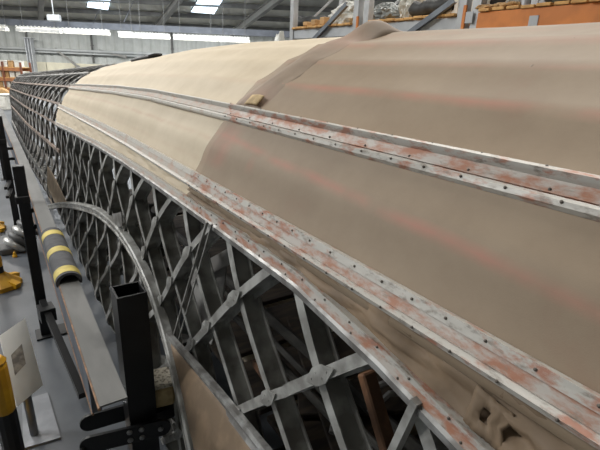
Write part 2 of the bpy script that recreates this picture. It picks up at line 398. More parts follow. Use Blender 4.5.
# back wall dressing: dado panels, ledge duct, columns, drop pipes
zp = CAMZ + .016 * D_BACK
tr = MB(); tr.lathe(hp(R0 + .2, D_BACK - .55, zp), [(.10, 0), (.10, 50.5)], 10, HR); struct(tr.build('trim_1', M_pipe))
tr = MB(); tr.box((0, 0, 0), (1, 1, 1)); tr.v = [tuple(hp(p[0] * 50.4 - 1.5, D_BACK - .35 + p[1] * .3, zp - .18 + p[2] * .1)) for p in tr.v]; struct(tr.build('trim_2', M_pipe))
dado = thing('dado_panelling', 'row of cream panels along the foot of the grey back wall', 'wall panel', hp(-22, D_BACK - .3, 0))
k = 0; r = R0 + .6
while r < 6:
    mb = MB(); c = hp(r + 1.1, D_BACK - .22, .87); Mx = Matrix.Rotation(math.atan2(HR.y, HR.x), 3, 'Z')
    mb.box(c, (2.16, .08, 1.62), Mx, .02); mb.build('panel', M_wallc, dado); r += 2.2
dado['kind'] = 'structure'; del dado['label']; del dado['category']; dado.name = 'trim_3'
Mh = Matrix.Rotation(math.atan2(HR.y, HR.x), 3, 'Z')
def hbox(mb, r, d, z, s, bev=0): return mb.box(hp(r, d, z), s, Mh, bev)
for (px) in (32,):
    q = on_d(32, 62, D_BACK - 1.0); rr = q.dot(HR)
    mb = MB(); hbox(mb, rr, D_BACK - 1.0, 1.65, (.06, .4, 3.3)); hbox(mb, rr - .2, D_BACK - 1.0, 1.65, (.05, .4, 3.3)); hbox(mb, rr + .2, D_BACK - 1.0, 1.65, (.05, .4, 3.3))
    hbox(mb, rr, D_BACK - 1.0, .02, (.7, .7, .04)); hbox(mb, rr, D_BACK - 1.0, 3.3, (.7, .6, .05))
    tag(mb.build('steel_column', M_col), 'pale grey steel column standing before the back wall, left of the tail', 'column')
for px, py in ((27, 40), (92, 45), (172, 44)):
    q = on_d(px, py, D_BACK - .2); rr = q.dot(HR)
    mb = MB(); mb.tube([hp(rr, D_BACK - .22, 1.75), hp(rr, D_BACK - .22, 4.3)], .075, 8)
    for z in (2.2, 3.0, 3.8): hbox(mb, rr, D_BACK - .19, z, (.22, .09, .06))
    tag(mb.build('drain_pipe', M_purlin), {27: 'dark drop pipe on the back wall above the pale column', 92: 'dark drop pipe on the back wall right of the first lamp run', 172: 'dark drop pipe on the back wall behind the second lamp run'}[px], 'pipe')
# diagonal brace bars on the wall
for (a, c, lab) in (((59, 52), (77, 66), 'dark diagonal tie bar on the back wall above the bare tail frame'), ((104, 52), (122, 56), 'dark slanting bar hanging under the pale wall pipe')):
    mb = MB(); P, Q = on_d(*a, D_BACK - .5), on_d(*c, D_BACK - .5); mb.bar(P, Q, .09, .14); mb.bar(P, P + (P - Q).normalized() * .35, .16, .2); mb.bar(Q, Q + (Q - P).normalized() * .35, .16, .2)
    tag(mb.build('tie_bar', M_rafter), lab, 'bar')

# fluorescent lamp runs
D_L = 28.0
def lamp_fixture(r, d, z, L, label, group, grid=True):
    t = thing('lamp_fixture', label, 'lamp', hp(r, d, z), group)
    mb = MB(); hbox(mb, r, d, z + .16, (L, .18, .12), .02); mb.build('housing', M_reflector, t)
    for k in (-1, 1):
        mb = MB(); hbox(mb, r, d + k * .16, z + .02, (L * .98, .03, .17)); mb.build('reflector', M_reflector, t)
    for k in (-1, 1):
        mb = MB(); mb.tube([hp(r - L * .48, d + k * .07, z + .02), hp(r + L * .48, d + k * .07, z + .02)], .055, 8); mb.build('tube', M_tube, t)
    if grid:
        mb = MB(); n = 12
        for k in range(n): hbox(mb, r - L/2 + (k + .5) * L / n, d - .20, z + .20, (.07, .05, .10))
        stuff(mb.build('louvre_fins', M_reflector, t))
    for k in (-1, 1):
        mb = MB(); mb.tube([hp(r + k * L * .35, d, z + .2), hp(r + k * L * .35, d, roof_z(d) - .02)], .015, 6); mb.build('hanger', M_purlin, t)
    return t
runs = [(-2, 7), (16, 62), (62, 110), (119, 134), (135, 170), (173, 218), (218, 250)]
zz = CAMZ + .0515 * D_L
names = ['first', 'second', 'third', 'fourth', 'fifth', 'sixth', 'seventh']
for k, (xa, xb) in enumerate(runs):
    ya = 26 + (xa) * .048
    ra = on_d(xa, ya, D_L).dot(HR); rb = on_d(xb, ya + (xb - xa) * .048, D_L).dot(HR)
    lamp_fixture((ra + rb) / 2, D_L, zz - (.0 if k < 3 else .08), (rb - ra) * .985, 'lit fluorescent batten, %s from the left in the far lamp row' % names[k], 'far row of fluorescent battens')
mb = MB(); hbox(mb, -6, D_L + .25, zz + .42, (38, .22, .34)); 
tag(mb.build('cable_tray', M_tray), 'long blue-grey cable tray running above the far lamp row', 'cable tray')
mb = MB(); c = on_d(54, 18, D_L - .9); mb.box(c, (.7, .3, .34), Mh, .04); mb.bar(c + Vector((0, 0, .15)), Vector((c.x, c.y, roof_z(c.dot(HW)))), .04, .04)
tag(mb.build('heater_unit', M_pipe), 'small pale box hung above the lamps left of the first skylight', 'heater')
mb = MB(); p1 = on_d(124, 22, 27); p2 = on_roof(136, -4, .1); mb.tube([p1, p2], .02, 6); mb.build('conduit', M_tray, ceiling)
mb = MB(); p1 = on_d(97, 14, 27); mb.tube([on_d(104, 2, 26), p1, on_d(93, 24, 27.6)], .02, 6); mb.build('conduit', M_tray, ceiling)
# unseen lamp rows and added fill rows give light only, no fixtures built
for i, (r, d) in enumerate(LAMP_ROWS):
    for k in range(2):
        pass

# ------------------------------------------------------------------ fuselage surface
NT = 2.15; NB = 7.0
ST = [(-1.6, 1.5, 1.02, .15, -.75, -1.84), (1.5, 1.5, 1.02, .15, -.75, -1.84), (2.4, 1.48, 1.0, .145, -.75, -1.84), (3.2, 1.46, .98, .115, -.755, -1.83),
      (4.2, 1.42, .935, .055, -.76, -1.82), (5.2, 1.37, .88, -.01, -.765, -1.80), (8.0, 1.11, .74, -.15, -.82, -1.76), (12.0, .79, .48, -.33, -.92, -1.68), (13, .74, .42, -.37, -.94, -1.66)]
def par(y):
    if y <= ST[0][0]: return ST[0][1:]
    for i in range(len(ST) - 1):
        if y <= ST[i+1][0]:
            f = (y - ST[i][0]) / (ST[i+1][0] - ST[i][0]); return [ST[i][j] * (1-f) + ST[i+1][j] * f for j in range(1, 6)]
    return ST[-1][1:]
def S(y, t):
    xc, a, top, zm, bot = par(y); t = math.radians(t); c, s = math.cos(t), math.sin(t)
    bb = top - zm if s >= 0 else zm - bot
    if s < 0:
        r = (abs(c) ** NB + abs(s) ** NB) ** (-1.0 / NB)
        fl = min(1, max(0, (-.2 - s * r * 1.0) / .6)) if c > 0 else 0; fl = fl * fl * (3 - 2 * fl) * itp(y, [5, 12], [.115, .05])
        return Vector((xc - a * c * r - fl * c * r, y, zm + bb * s * r + CAMZ))
    e = 2.0 / NT
    sg = lambda v: (v > 0) - (v < 0)
    return Vector((xc - a * sg(c) * abs(c) ** e, y, zm + bb * sg(s) * abs(s) ** e + CAMZ))
def NRM(y, t):
    a = S(y, t + .7) - S(y, t - .7); b_ = S(y + .02, t) - S(y - .02, t)
    n = a.cross(b_)
    if n.length < 1e-9: n = Vector((0, 0, 1))
    n.normalize(); xc, _, _, zm, _ = par(y)
    if n.dot(S(y, t) - Vector((xc, y, zm + CAMZ))) < 0: n = -n
    return n
def SO(y, t, n): return S(y, t) + NRM(y, t) * n
def itp(x, xs, vs):
    if x <= xs[0]: return vs[0]
    for i in range(len(xs) - 1):
        if x <= xs[i+1]: return vs[i] + (vs[i+1] - vs[i]) * (x - xs[i]) / (xs[i+1] - xs[i])
    return vs[-1]
def tlow(y): return itp(y, [0, .28, .47, .76, 1.2, 1.94, 3.0, 4.2, 5.3], [11.6, 13.1, 14.8, 16.4, 16.3, 15.8, 14.4, 11.5, 8.0])
Y_NEAR, Y_SEAM, Y_RING, Y_TAIL = -1.45, 1.5, 5.22, 12.0

fus = thing('aircraft_fuselage', 'long old aircraft fuselage, brown and cream linen over bare grey geodesic lattice', 'aircraft', (1.35, 4.5, 0))

RIDGES = [20.5, 31, 39.5, 49.2, 58, 67, 78, 90, 102, 115, 130, 145, 160, 180, 200, 220, 250, 290]
def sag(t):
    for i in range(len(RIDGES) - 1):
        if RIDGES[i] <= t <= RIDGES[i+1]:
            f = (t - RIDGES[i]) / (RIDGES[i+1] - RIDGES[i]); w_ = RIDGES[i+1] - RIDGES[i]
            return -math.sin(PI * f) * min(.012, .0009 * w_)
    return 0
def skin(name, material, y0, y1, t0f, t1, ny, nt, off=0.0, wr=.003, edge=None, wrinkle=0.0):
    mb = MB(); vs = []; uv = []
    for i in range(ny + 1):
        y = y0 + (y1 - y0) * i / ny
        for j in range(nt + 1):
            ta = t0f(y) if callable(t0f) else t0f; tb = t1(y) if callable(t1) else t1
            t = ta + (tb - ta) * j / nt
            ye = y + (edge(y, t) if edge and i in (0, ny) else 0)
            n = off + sag(t) + wr * noise.noise(Vector((y * 2.2, t * .08, 1.7)))
            if wrinkle:
                f = j / nt; n += wrinkle * (1 + .9 * max(0, min(1, (.7 - y) / .4))) * math.sin(PI * min(1, max(0, f))) * (noise.noise(Vector((y * 7 + f * 3, f * 5 - y * 2, 3.1))) + .6 * noise.noise(Vector((y * 21 + f * 4, f * 6, 8.1))))
            vs.append(SO(ye, t, n)); uv.append((t / 100, ye / 10))
    fs = [(i*(nt+1)+j, (i+1)*(nt+1)+j, (i+1)*(nt+1)+j+1, i*(nt+1)+j+1) for i in range(ny) for j in range(nt)]
    mb.add(vs, fs); mb.uv = uv
    o = mb.build(name, material, fus, True)
    md = o.modifiers.new('thick', 'SOLIDIFY'); md.thickness = .004; md.offset = -1
    return o
ragged = lambda y, t: .012 * noise.noise(Vector((t * .35, y, 0))) + .006 * noise.noise(Vector((t * 1.7, y, 5)))
o = skin('linen_covering', M_brown, Y_NEAR, Y_SEAM, 19.5, 288, 60, 180, .004, edge=ragged); o['label'] = 'brown linen covering with faded red paint lines'  # unseen far side and belly closed round to keep the interior dark
o = skin('linen_covering', M_cream, Y_SEAM - .10, Y_RING, 20, 288, 76, 180, -.003, .005, edge=ragged); o['label'] = 'cream linen covering'  # likewise carried round the unseen belly to block light from inside
o = skin('edge_fabric', M_oldfab, Y_NEAR, Y_SEAM - .02, lambda y: tlow(y) + 1.2, 22.0, 120, 14, .0, .002, wrinkle=.020); o['label'] = 'wrinkled torn brown fabric strip'
o = skin('edge_fabric', M_cream, Y_SEAM - .05, Y_RING, lambda y: tlow(y) + 1.2, 22.0, 110, 10, -.001, .002, wrinkle=.013); o['label'] = 'wrinkled cream fabric strip'
# torn lip in the edge fabric near the photographer
mb = MB(); vs = []
for i in range(13):
    for j in range(7):
        f, g = i / 12, j / 6
        y = .235 + .06 * f; t = tlow(y) + 2.6 + 3.6 * g
        h = .009 + .006 * math.sin(PI * f) * abs(noise.noise(Vector((f * 4, g * 3, 2)))) * 2 + .004 * noise.noise(Vector((f * 9, g * 7, 5)))
        vs.append(SO(y + .008 * noise.noise(Vector((g * 3, f * 2, 9))), t, h))
fs = [(i*7+j, (i+1)*7+j, (i+1)*7+j+1, i*7+j+1) for i in range(12) for j in range(6) if not (4 < i < 8 and 1 < j < 4)]
mb.add(vs, fs); o = mb.build('torn_lip', M_oldfab, fus, True); o['label'] = 'crumpled torn hole in the edge fabric'
md = o.modifiers.new('thick', 'SOLIDIFY'); md.thickness = .003; md.offset = 0
# fabric flap at the seam: rumpled brown overlap, lifting at the crown
mb = MB(); vs = []; uv = []; NTF, NYF = 70, 8
for j in range(NTF + 1):
    t = 41.5 + 100 * j / NTF
    for i in range(NYF + 1):
        f = i / NYF; wdt = .17 + .03 * math.sin(t * .2)
        y = 1.29 + wdt * f + .012 * noise.noise(Vector((t * .1, 0, f)))
        lift = (.006 if f > .5 else .003 + .006 * f) + (1 - f) * sag(t) + .005 * math.sin(PI * f) + .004 * noise.noise(Vector((t * .22, f * 5, 0)))
        pk = math.exp(-((t - 76) / 4.0) ** 2)
        lift += pk * .048 * max(0, math.sin(PI * min(1, f * 1.1)))
        vs.append(SO(y, t, lift)); uv.append((t / 100, y / 10))
fs = [(j*(NYF+1)+i, (j+1)*(NYF+1)+i, (j+1)*(NYF+1)+i+1, j*(NYF+1)+i+1) for j in range(NTF) for i in range(NYF)]
mb.add(vs, [f[::-1] for f in fs]); mb.uv = uv
o = mb.build('fabric_flap', M_flap, fus, True); o['label'] = 'frayed darker brown fabric flap lifting at the crown'
md = o.modifiers.new('thick', 'SOLIDIFY'); md.thickness = .003; md.offset = 0
mb = MB(); vs = []
for j in range(9):
    for i in range(5): vs.append(SO(1.335 + .08 * i / 4, 42.0 + 2.6 * j / 8 + .2 * math.sin(i), .0175))
mb.add(vs, [(j*5+i, (j+1)*5+i, (j+1)*5+i+1, j*5+i+1) for j in range(8) for i in range(4)])
o = mb.build('linen_patch', M_patch, fus, True); o['label'] = 'small pale square of fresh linen'
md = o.modifiers.new('thick', 'SOLIDIFY'); md.thickness = .004
# sewn seam across the near covering
mb = MB(); ts = [41.6 + 80 * k / 100 for k in range(101)]
path = [SO(.545, t, sag(t) + .0062 + .003 * noise.noise(Vector((.545 * 2.2, t * .08, 1.7)))) for t in ts]; fr = [(Vector((0, 1, 0)), NRM(.545, t)) for t in ts]
mb.sweep(path, fr, [(-.004, -.002), (-.003, .0012), (.003, .0012), (.004, -.002)], True)
mb.build('seam_tape', M_flap, fus, True)
# small black hatch strip on the crown
mb = MB(); vs = []
for j in range(7):
    for i in range(9): vs.append(SO(3.88 + .30 * i / 8, 71 + 7 * j / 6 - i * .5, .012 + .012 * math.sin(PI * j / 6)))
mb.add(vs, [(j*9+i, (j+1)*9+i, (j+1)*9+i+1, j*9+i+1) for j in range(6) for i in range(8)])
o = mb.build('hatch_cover', M_hblk, fus, True); md = o.modifiers.new('thick', 'SOLIDIFY'); md.thickness = .02

# longitudinal metal strips laid on the fabric
def strip(name, material, y0, y1, tb, poly, ny=80, parent=fus, smooth=False):
    """poly: closed list of (angle offset, normal offset)"""
    mb = MB(); n = len(poly); vs = []
    for i in range(ny + 1):
        y = y0 + (y1 - y0) * i / ny; t = tb(y) if callable(tb) else tb
        for (a, h) in poly: vs.append(SO(y, t + a, h + .0015 * noise.noise(Vector((y * 3, a, 2)))))
    fs = [(i*n+j, (i+1)*n+j, (i+1)*n+(j+1) % n, i*n+(j+1) % n) for i in range(ny) for j in range(n)]
    fs += [tuple(range(n)), tuple(ny*n + j for j in range(n))[::-1]]
    mb.add(vs, fs); return weighted(mb.build(name, material, parent))
def rect(a0, a1, h0, h1, e=.25): return [(a0, h0), (a0 + e*.3, h1), (a1 - e*.3, h1), (a1, h0)]
def rivets(parent, tb, h, y0, y1, step, r=.0028):
    mb = MB(); y = y0; k = 0
    while y < y1:
        t = tb(y) if callable(tb) else tb; n = NRM(y, t); c = SO(y, t, h)
        mb.lathe(c - n * .001, [(r, 0), (r * .9, .0025), (r * .4, .0035)], 8, n); y += step * (1 + .05 * math.sin(k)); k += 1
    return stuff(mb.build('screws', M_rivet, parent))
for (ya, yb, m1, m2, m3, wr) in ((Y_NEAR, Y_SEAM, M_silver, M_red, M_silver, 1), (Y_SEAM, Y_RING, M_dull, M_pale, M_dull, 0)):
    up = strip('upper_stringer', m2, ya, yb, 0, rect(38.6, 40.6, .003, .011))
    strip('flange', m1, ya, yb, 0, [(40.1, .003), (40.25, .020), (40.6, .027), (41.1, .022), (41.5, .003)], parent=up)
    strip('flange', m3, ya, yb, 0, [(37.3, .003), (37.5, .012), (38.0, .016), (38.45, .013), (38.6, .003)], parent=up)
    if wr:
        rivets(up, 41.0, .0215, .0, yb, .115); rivets(up, 37.9, .0155, .03, yb, .09); rivets(up, 39.0, .011, .05, yb, .14)
    lo = strip('main_longeron', m2, ya, yb, 0, rect(20.6, 24.0, .003, .010))
    strip('flange', m1, ya, yb, 0, [(22.75, .006), (22.85, .015), (23.9, .016), (24.1, .003)], parent=lo)
    strip('flange', m1, ya, yb, 0, [(20.4, .003), (20.55, .016), (21.0, .022), (21.5, .015), (21.6, .006)], parent=lo)
    if wr:
        rivets(lo, 23.4, .0155, .0, yb, .075); rivets(lo, 20.9, .0215, .02, yb, .08)
    ed = strip('edge_longeron', m2 if wr else M_pale, ya, yb, tlow, rect(.4, 2.2, -.002, .012))
    strip('flange', m1, ya, yb, tlow, [(1.5, .008), (1.6, .016), (2.2, .017), (2.4, .0)], parent=ed)
    strip('edge_angle', M_lip, ya, yb, tlow, [(-.9, -.03), (-.7, .012), (.2, .017), (.55, .012), (.4, .002), (-.4, .002)], parent=ed)
    if wr: rivets(ed, lambda y: tlow(y) + 1.9, .0165, .05, yb, .085); rivets(ed, lambda y: tlow(y) + .8, .012, .02, yb, .13)

# geodesic lattice -------------------------------------------------
def I_prof(w, h, fi=.026, tf=.004):
    return [(-w/2, 0), (-w/2, -tf), (-tf/2, -tf), (-tf/2, -h+tf), (-fi/2, -h+tf), (-fi/2, -h), (fi/2, -h), (fi/2, -h+tf), (tf/2, -h+tf), (tf/2, -tf), (w/2, -tf), (w/2, 0)]
def trace(y0, dirn, t_start, t_end, step=.05):
    """walk along the surface at 45 degrees; returns list of (y, t)"""
    y, t = y0, t_start; out = [(y, t)]; sg = 1 if t_end > t_start else -1
    for _ in range(400):
        k = (S(y, t + .5) - S(y, t - .5)).length
        k = max(k, .004)
        dt = min(step / k, 5.0); t += sg * dt; y += dirn * k * dt
        if (t - t_end) * sg > 0 or y > Y_TAIL or y < -1.4: break
        out.append((y, t))
    return out
def strut(pts, prof, material, off=0.0):
    if len(pts) < 2: return
    path = [SO(y, t, off) for y, t in pts]; fr = []
    for i, (y, t) in enumerate(pts):
        T = (path[min(i+1, len(path)-1)] - path[max(i-1, 0)]).normalized(); n = NRM(y, t); a = T.cross(n).normalized()
        fr.append((a, n))
    mb = MB(); mb.sweep(path, fr, prof); return mb.build('geodesic_strut', material, fus)
PITCH = .378
P_near = I_prof(.027, .056, .034); P_far = I_prof(.022, .042, .022); P_tail = I_prof(.022, .026, .02)
def y_at14(t): return t
def gap(pts, off, material, prof):
    """keep only the bare parts: below the edge strip ahead of the ring, everything behind it"""
    run = []
    for (y, t) in pts:
        ok = (y > Y_RING - .02) or (t < tlow(y) + .3)
        if ok: run.append((y, t))
        else:
            if len(run) > 1: strut(run, prof, material, off)
            run = []
    if len(run) > 1: strut(run, prof, material, off)
nodesA = [.12 + PITCH * k for k in range(-3, 32)]
nodesC = [.41 + PITCH * k for k in range(-3, 40)]
TS = 15.5
for y0 in nodesA:      # falls away from the camera
    near = y0 < 4.6
    gap(trace(y0, +1, tlow(y0) + .2 if near else TS, -62), -.001, M_geo if near else M_geof, P_near if near else P_tail)
for y0 in nodesC:
    near = y0 < 4.6
    gap(trace(y0, -1, tlow(y0) + .2 if near else TS, -62), -.010, M_geo if near else M_geof, P_near if near else P_tail)
# upper lattice of the bare tail
for y0 in [TSy for TSy in nodesA if TSy > 4.4] + [Y_TAIL + PITCH * k for k in range(0, 9)]:
    gap([q for q in trace(y0, -1, TS, 165) if q[0] > Y_RING], -.001, M_geof, P_tail)
for y0 in [v for v in nodesC if v > 1.8 and v < 12]:
    gap([q for q in trace(y0, +1, TS, 165) if q[0] > Y_RING], -.008, M_geof, P_tail)
# crossing plates
gm = MB(); L_ = .058
gm.prism([(-L_, 0, 0), (-.016, -.020, 0), (.016, -.020, 0), (L_, 0, 0), (.016, .020, 0), (-.016, .020, 0)], (0, 0, .003))
for (u, w_) in ((-.03, 0), (.03, 0), (-.008, .008), (.008, -.008)): gm.lathe(Vector((u, w_, .003)), [(.003, 0), (.002, .0015)], 6)
gmesh = gm.mesh('gusset_plate', M_geo)
for y0 in nodesA:
    if not -.3 < y0 < 4.4: continue
    pa = trace(y0, +1, tlow(y0) + .2, -55, .02)
    for yc in nodesC:
        pc = trace(yc, -1, tlow(yc) + .2, -55, .02) if 0 < yc - y0 < 2.0 else []
        if not pc: continue
        best = min(((a[0]-c[0])**2 + ((a[1]-c[1])*.012)**2, i) for i, a in enumerate(pa[::2]) for c in pc[::2])
        if best[0] > .0012: continue
        i = best[1] * 2; y, t = pa[i]
        j = min(i + 2, len(pa) - 1); p0, p1 = SO(*pa[max(0, i-2)], 0), SO(*pa[j], 0)
        T = (p1 - p0).normalized(); n = NRM(y, t); a = T.cross(n).normalized()
        Mx = Matrix((T, n.cross(T), n)).transposed().to_4x4(); Mx.translation = SO(y, t, .001)
        o = bpy.data.objects.new('gusset_plate', gmesh); COL.objects.link(o); o.parent = fus; o.matrix_parent_inverse = Matrix.Translation(-fus.location); o.matrix_basis = Mx
# bare tail stringers and ring frames
for t in (24.0, 39.5, -8, -30, 56, 74, 95):
    strip('tail_stringer', M_pinkbar if t in (24.0, 39.5, -8) else M_geof, Y_RING - .02, Y_TAIL, t, [(-.9, -.012), (-.9, .007), (.9, .007), (.9, -.012)], 30)
strip('tail_stringer', M_pinkbar, Y_RING - .02, Y_TAIL, lambda y: itp(y, [5.2, 12], [9.0, 10.0]), [(-.8, -.012), (-.8, .006), (.8, .006), (.8, -.012)], 30)
def ring(y, t0, t1, w, h, material, name='ring_frame', off=-.006):
    ts = [t0 + (t1 - t0) * k / 60 for k in range(61)]
    mb = MB(); mb.sweep([SO(y, t, off) for t in ts], [(Vector((0, 1, 0)), NRM(y, t)) for t in ts], I_prof(w, h, w))
    return mb.build(name, material, fus)
ring(Y_TAIL, -80, 260, .05, .07, M_geo, 'tail_frame', .004)
ring(Y_RING + .01, -60, 200, .02, .05, M_geo)
for y in (8.3, 10.2): ring(y, -60, 200, .03, .05, M_geof)
ring(Y_SEAM + .01, 168, 255, .03, .06, M_geo); ring(3.3, 168, 255, .03, .06, M_geo)

# wing root arch frame on the side of the fuselage
AP = [(46, 208, .33), (56, 205.5, .38), (67, 205, .42), (82, 207.5, .445), (97, 213, .457), (115, 228, .462), (130, 249, .463), (142, 272, .463), (152, 296, .463), (162, 328, .463), (171, 362, .44), (179, 396, .415), (186, 430, .395), (191, 455, .385), (194, 485, .375)]
apts = [on_x(*p) for p in AP]
def smoothpath(pts, n=4):
    out = []
    for i in range(len(pts) - 1):
        p0 = pts[max(0, i-1)]; p1 = pts[i]; p2 = pts[i+1]; p3 = pts[min(len(pts)-1, i+2)]
        for k in range(n):
            t = k / n; out.append(.5 * ((2*p1) + (p2-p0)*t + (2*p0-5*p1+4*p2-p3)*t*t + (3*p1-p0-3*p2+p3)*t**3))
    return out + [pts[-1]]
ap = smoothpath(apts)
def arch(path, prof, name, material, parent):
    fr = []
    for i, p in enumerate(path):
        T = (path[min(i+1, len(path)-1)] - path[max(i-1, 0)]).normalized(); o_ = Vector((-1, 0, 0)); o_ = (o_ - T * o_.dot(T)).normalized()
        fr.append((T.cross(o_), o_))
    mb = MB(); mb.sweep(path, fr, prof); return weighted(mb.build(name, material, parent)), fr
arc, fr = arch(ap, [(-.028, -.03), (-.028, .004), (-.022, .010), (-.014, .010), (-.012, .003), (.012, .003), (.014, .010), (.022, .010), (.028, .004), (.028, -.03)], 'wing_root_frame', M_geo, fus)
mb = MB()
for i, p in enumerate(ap[::1]):
    a, o_ = fr[i]; mb.lathe(p + o_ * .003, [(.006, 0), (.004, .004)], 6, o_)
stuff(mb.build('rivets', M_bolt, arc))
# lower brown skin panel beside the arch, with a bright edge strip
e0, e1 = on_x(166, 337, .468), on_x(275, 470, .468)
edge = smoothpath([e0, on_x(178, 350, .468), on_x(215, 393, .468), on_x(258, 447, .468), e1, on_x(330, 560, .468)], 6)
lowp = smoothpath([on_x(166, 337, .462), on_x(173, 362, .437), on_x(181, 396, .412), on_x(188, 430, .392), on_x(193, 455, .382), on_x(197, 520, .372)], 6)
mb = MB(); vs = []; n = len(edge)
for p, q in zip(edge, lowp):
    for k in range(6): vs.append(p.lerp(q, k / 5) + Vector((-.004 * math.sin(k) + .006, 0, 0)))
mb.add(vs, [(i*6+k, (i+1)*6+k, (i+1)*6+k+1, i*6+k+1) for i in range(n-1) for k in range(5)])
o = mb.build('side_fabric', M_oldfab, fus, True); md = o.modifiers.new('thick', 'SOLIDIFY'); md.thickness = .006; o['label'] = 'brown fabric panel below the lattice'
arch(edge, [(-.030, -.012), (-.030, .006), (-.018, .012), (-.006, .005), (.006, .005), (.018, .012), (.030, .006), (.030, -.012)], 'side_longeron', M_lip, fus)
# scrap of old skin above the arch
def side_x(y, z):
    lo, hi = -75.0, 0.0
    for _ in range(30):
        k = (lo + hi) / 2
        if S(y, k).z < z: lo = k
        else: hi = k
    return S(y, hi).x
def on_side(px, py, off):
    x = .45
    for _ in range(12):
        q = on_x(px, py, x); x = .5 * x + .5 * (side_x(q.y, q.z) - off)
    return on_x(px, py, x)
tri = [on_side(*p, .012) for p in ((47, 166), (47, 185), (48, 206), (57, 205), (67, 204), (60, 189), (52, 173))]
mb = MB(); mb.prism(tri, (.006, 0, 0)); o = mb.build('fabric_scrap', M_trifab, fus); o['label'] = 'tan scrap of old fabric above the arch'
# plumbing and formers inside
def inner(name, material, f, label=None):
    mb = MB(); f(mb); o = mb.build(name, material, fus)
    if label: o['label'] = label
    return o
for k in range(16):
    y = -.9 + k * .42
    inner('floor_plank', M_plank, lambda mb: mb.box((1.38, y, .50 + .01 * (k % 3)), (1.15, .36, .03), None, .004))
for y in (-.6, .35, 1.25, 2.2, 3.1, 4.0, 4.9):
    inner('floor_bearer', M_inner, lambda mb: mb.channel((.62, y, .40), (2.25, y, .40), .05, .09, .006))
for y in (-.6, .35, 1.25, 2.2, 3.1, 4.0, 4.9):
    for x in (.8, 1.9): inner('bearer_leg', M_inner, lambda mb: mb.bar((x, y, .325), (x, y, .385), .05, .05, Vector((0, 1, 0))))
def former(y, z0, z1, x0, w, holes):
    t = .012; mb = MB(); hs = (z1 - z0) / holes
    for k in range(holes):
        zc = z0 + hs * (k + .5); ri = min(w, hs) * .32; n = 12; vs = []
        for j in range(n):
            an = 2*PI*j/n; ca, sa = math.cos(an), math.sin(an); s_ = 1 / max(abs(ca) / (w/2), abs(sa) / (hs/2))
            vs += [Vector((x0 + ca*ri, y, zc + sa*ri)), Vector((x0 + ca*s_, y, zc + sa*s_)), Vector((x0 + ca*ri, y + t, zc + sa*ri)), Vector((x0 + ca*s_, y + t, zc + sa*s_))]
        fs = []
        for j in range(n):
            a, c = 4*j, 4*((j+1) % n)
            fs += [(a, a+1, c+1, c), (a+2, c+2, c+3, a+3), (a, c, c+2, a+2), (a+1, a+3, c+3, c+1)]
        mb.add(vs, fs)
    return mb.build('perforated_former', M_inner, fus)
fq = on_x(157, 243, .62); former(fq.y, fq.z - .28, fq.z + .22, .62, .075, 8)
# grey backing plates and stays seen behind the lattice
def plate(pts, x, name='stiffener_plate', material=M_geof):
    mb = MB(); mb.prism([on_x(*p, x) for p in pts], (.006, 0, 0)); return mb.build(name, material, fus)
plate([(190, 281), (226, 266), (221, 312), (211, 345), (203, 335)], .62)
plate([(186, 272), (232, 246), (234, 262), (192, 283)], .60)
plate([(112, 214), (121, 212), (122, 226), (116, 228)], .462, 'joint_plate', M_lip)
for a, c, x, r_ in (((207, 222), (172, 342), .492, .006), ((212, 224), (178, 342), .494, .004), ((418, 400), (392, 455), .496, .014), ((140, 190), (127, 235), .55, .009), ((88, 150), (70, 235), .55, .009)):
    mb = MB(); mb.bar(on_x(*a, x), on_x(*c, x), r_, r_ * 1.4, Vector((1, 0, 0))); mb.build('stay_rod', M_geo, fus)
for (p, q, r_) in (((.75, -.8, 1.0), (.75, 5.0, 1.05), .012), ((.9, -.8, .75), (.85, 5.0, .80), .018), ((2.0, -.8, 1.35), (1.95, 5.0, 1.35), .02), ((1.2, -.8, .62), (1.1, 5.0, .62), .03)):
    mb = MB(); mb.tube([p, q], r_, 8); mb.build('control_tube', M_inner, fus)
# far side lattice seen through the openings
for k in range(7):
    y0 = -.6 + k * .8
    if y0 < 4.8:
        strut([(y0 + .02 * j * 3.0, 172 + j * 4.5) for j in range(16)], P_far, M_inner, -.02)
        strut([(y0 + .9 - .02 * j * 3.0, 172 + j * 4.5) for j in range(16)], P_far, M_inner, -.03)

# ------------------------------------------------------------------ loose pieces inside the fuselage
def board(name, p, q, w, h, material, label, cat='board'):
    mb = MB(); p = Vector(p); q = Vector(q); t = (q - p).normalized()
    L = (q - p).length; up_ = Vector((1, 0, 0)) if abs(t.z) > .6 else Vector((0, 0, 1))
    a = t.cross(up_).normalized(); c = a.cross(t); M3 = Matrix((a, t, c)).transposed()
    mb.box((p + q) / 2, (w, L, h), M3, .004)
    return tag(mb.build(name, material), label, cat)
board('timber_batten', on_x(366, 372, .66), on_x(395, 470, .66), .028, .04, M_wood, 'red-brown timber batten standing inside the nearest lattice opening', 'timber')
board('timber_offcut', on_x(256, 362, .80), on_x(271, 383, .72), .035, .035, M_wood, 'short split timber offcut lying behind the lattice', 'timber')
board('loose_plank', (.95, 1.35, .56), (1.7, .9, .60), .16, .025, M_plank, 'shade-darkened plank lying flat on the dark fuselage floor', 'plank')
board('loose_plank', (.85, .75, .60), (1.3, 1.9, .61), .12, .025, M_plank, 'narrow plank lying askew on the dark fuselage floor', 'plank')
mb = MB()
for k in range(5):
    c = Vector((1.0 + .1 * k, 1.15 + .12 * math.sin(k * 2), .66)); mb.tube([c + Vector((-.09, .05 * k - .1, 0)), c + Vector((.02, .0, .05)), c + Vector((.12, .08 - .04 * k, .01))], .014, 6)
tag(mb.build('pipe_bundle', M_geof), 'heap of short grey pipes on the floor inside the fuselage', 'pipe')
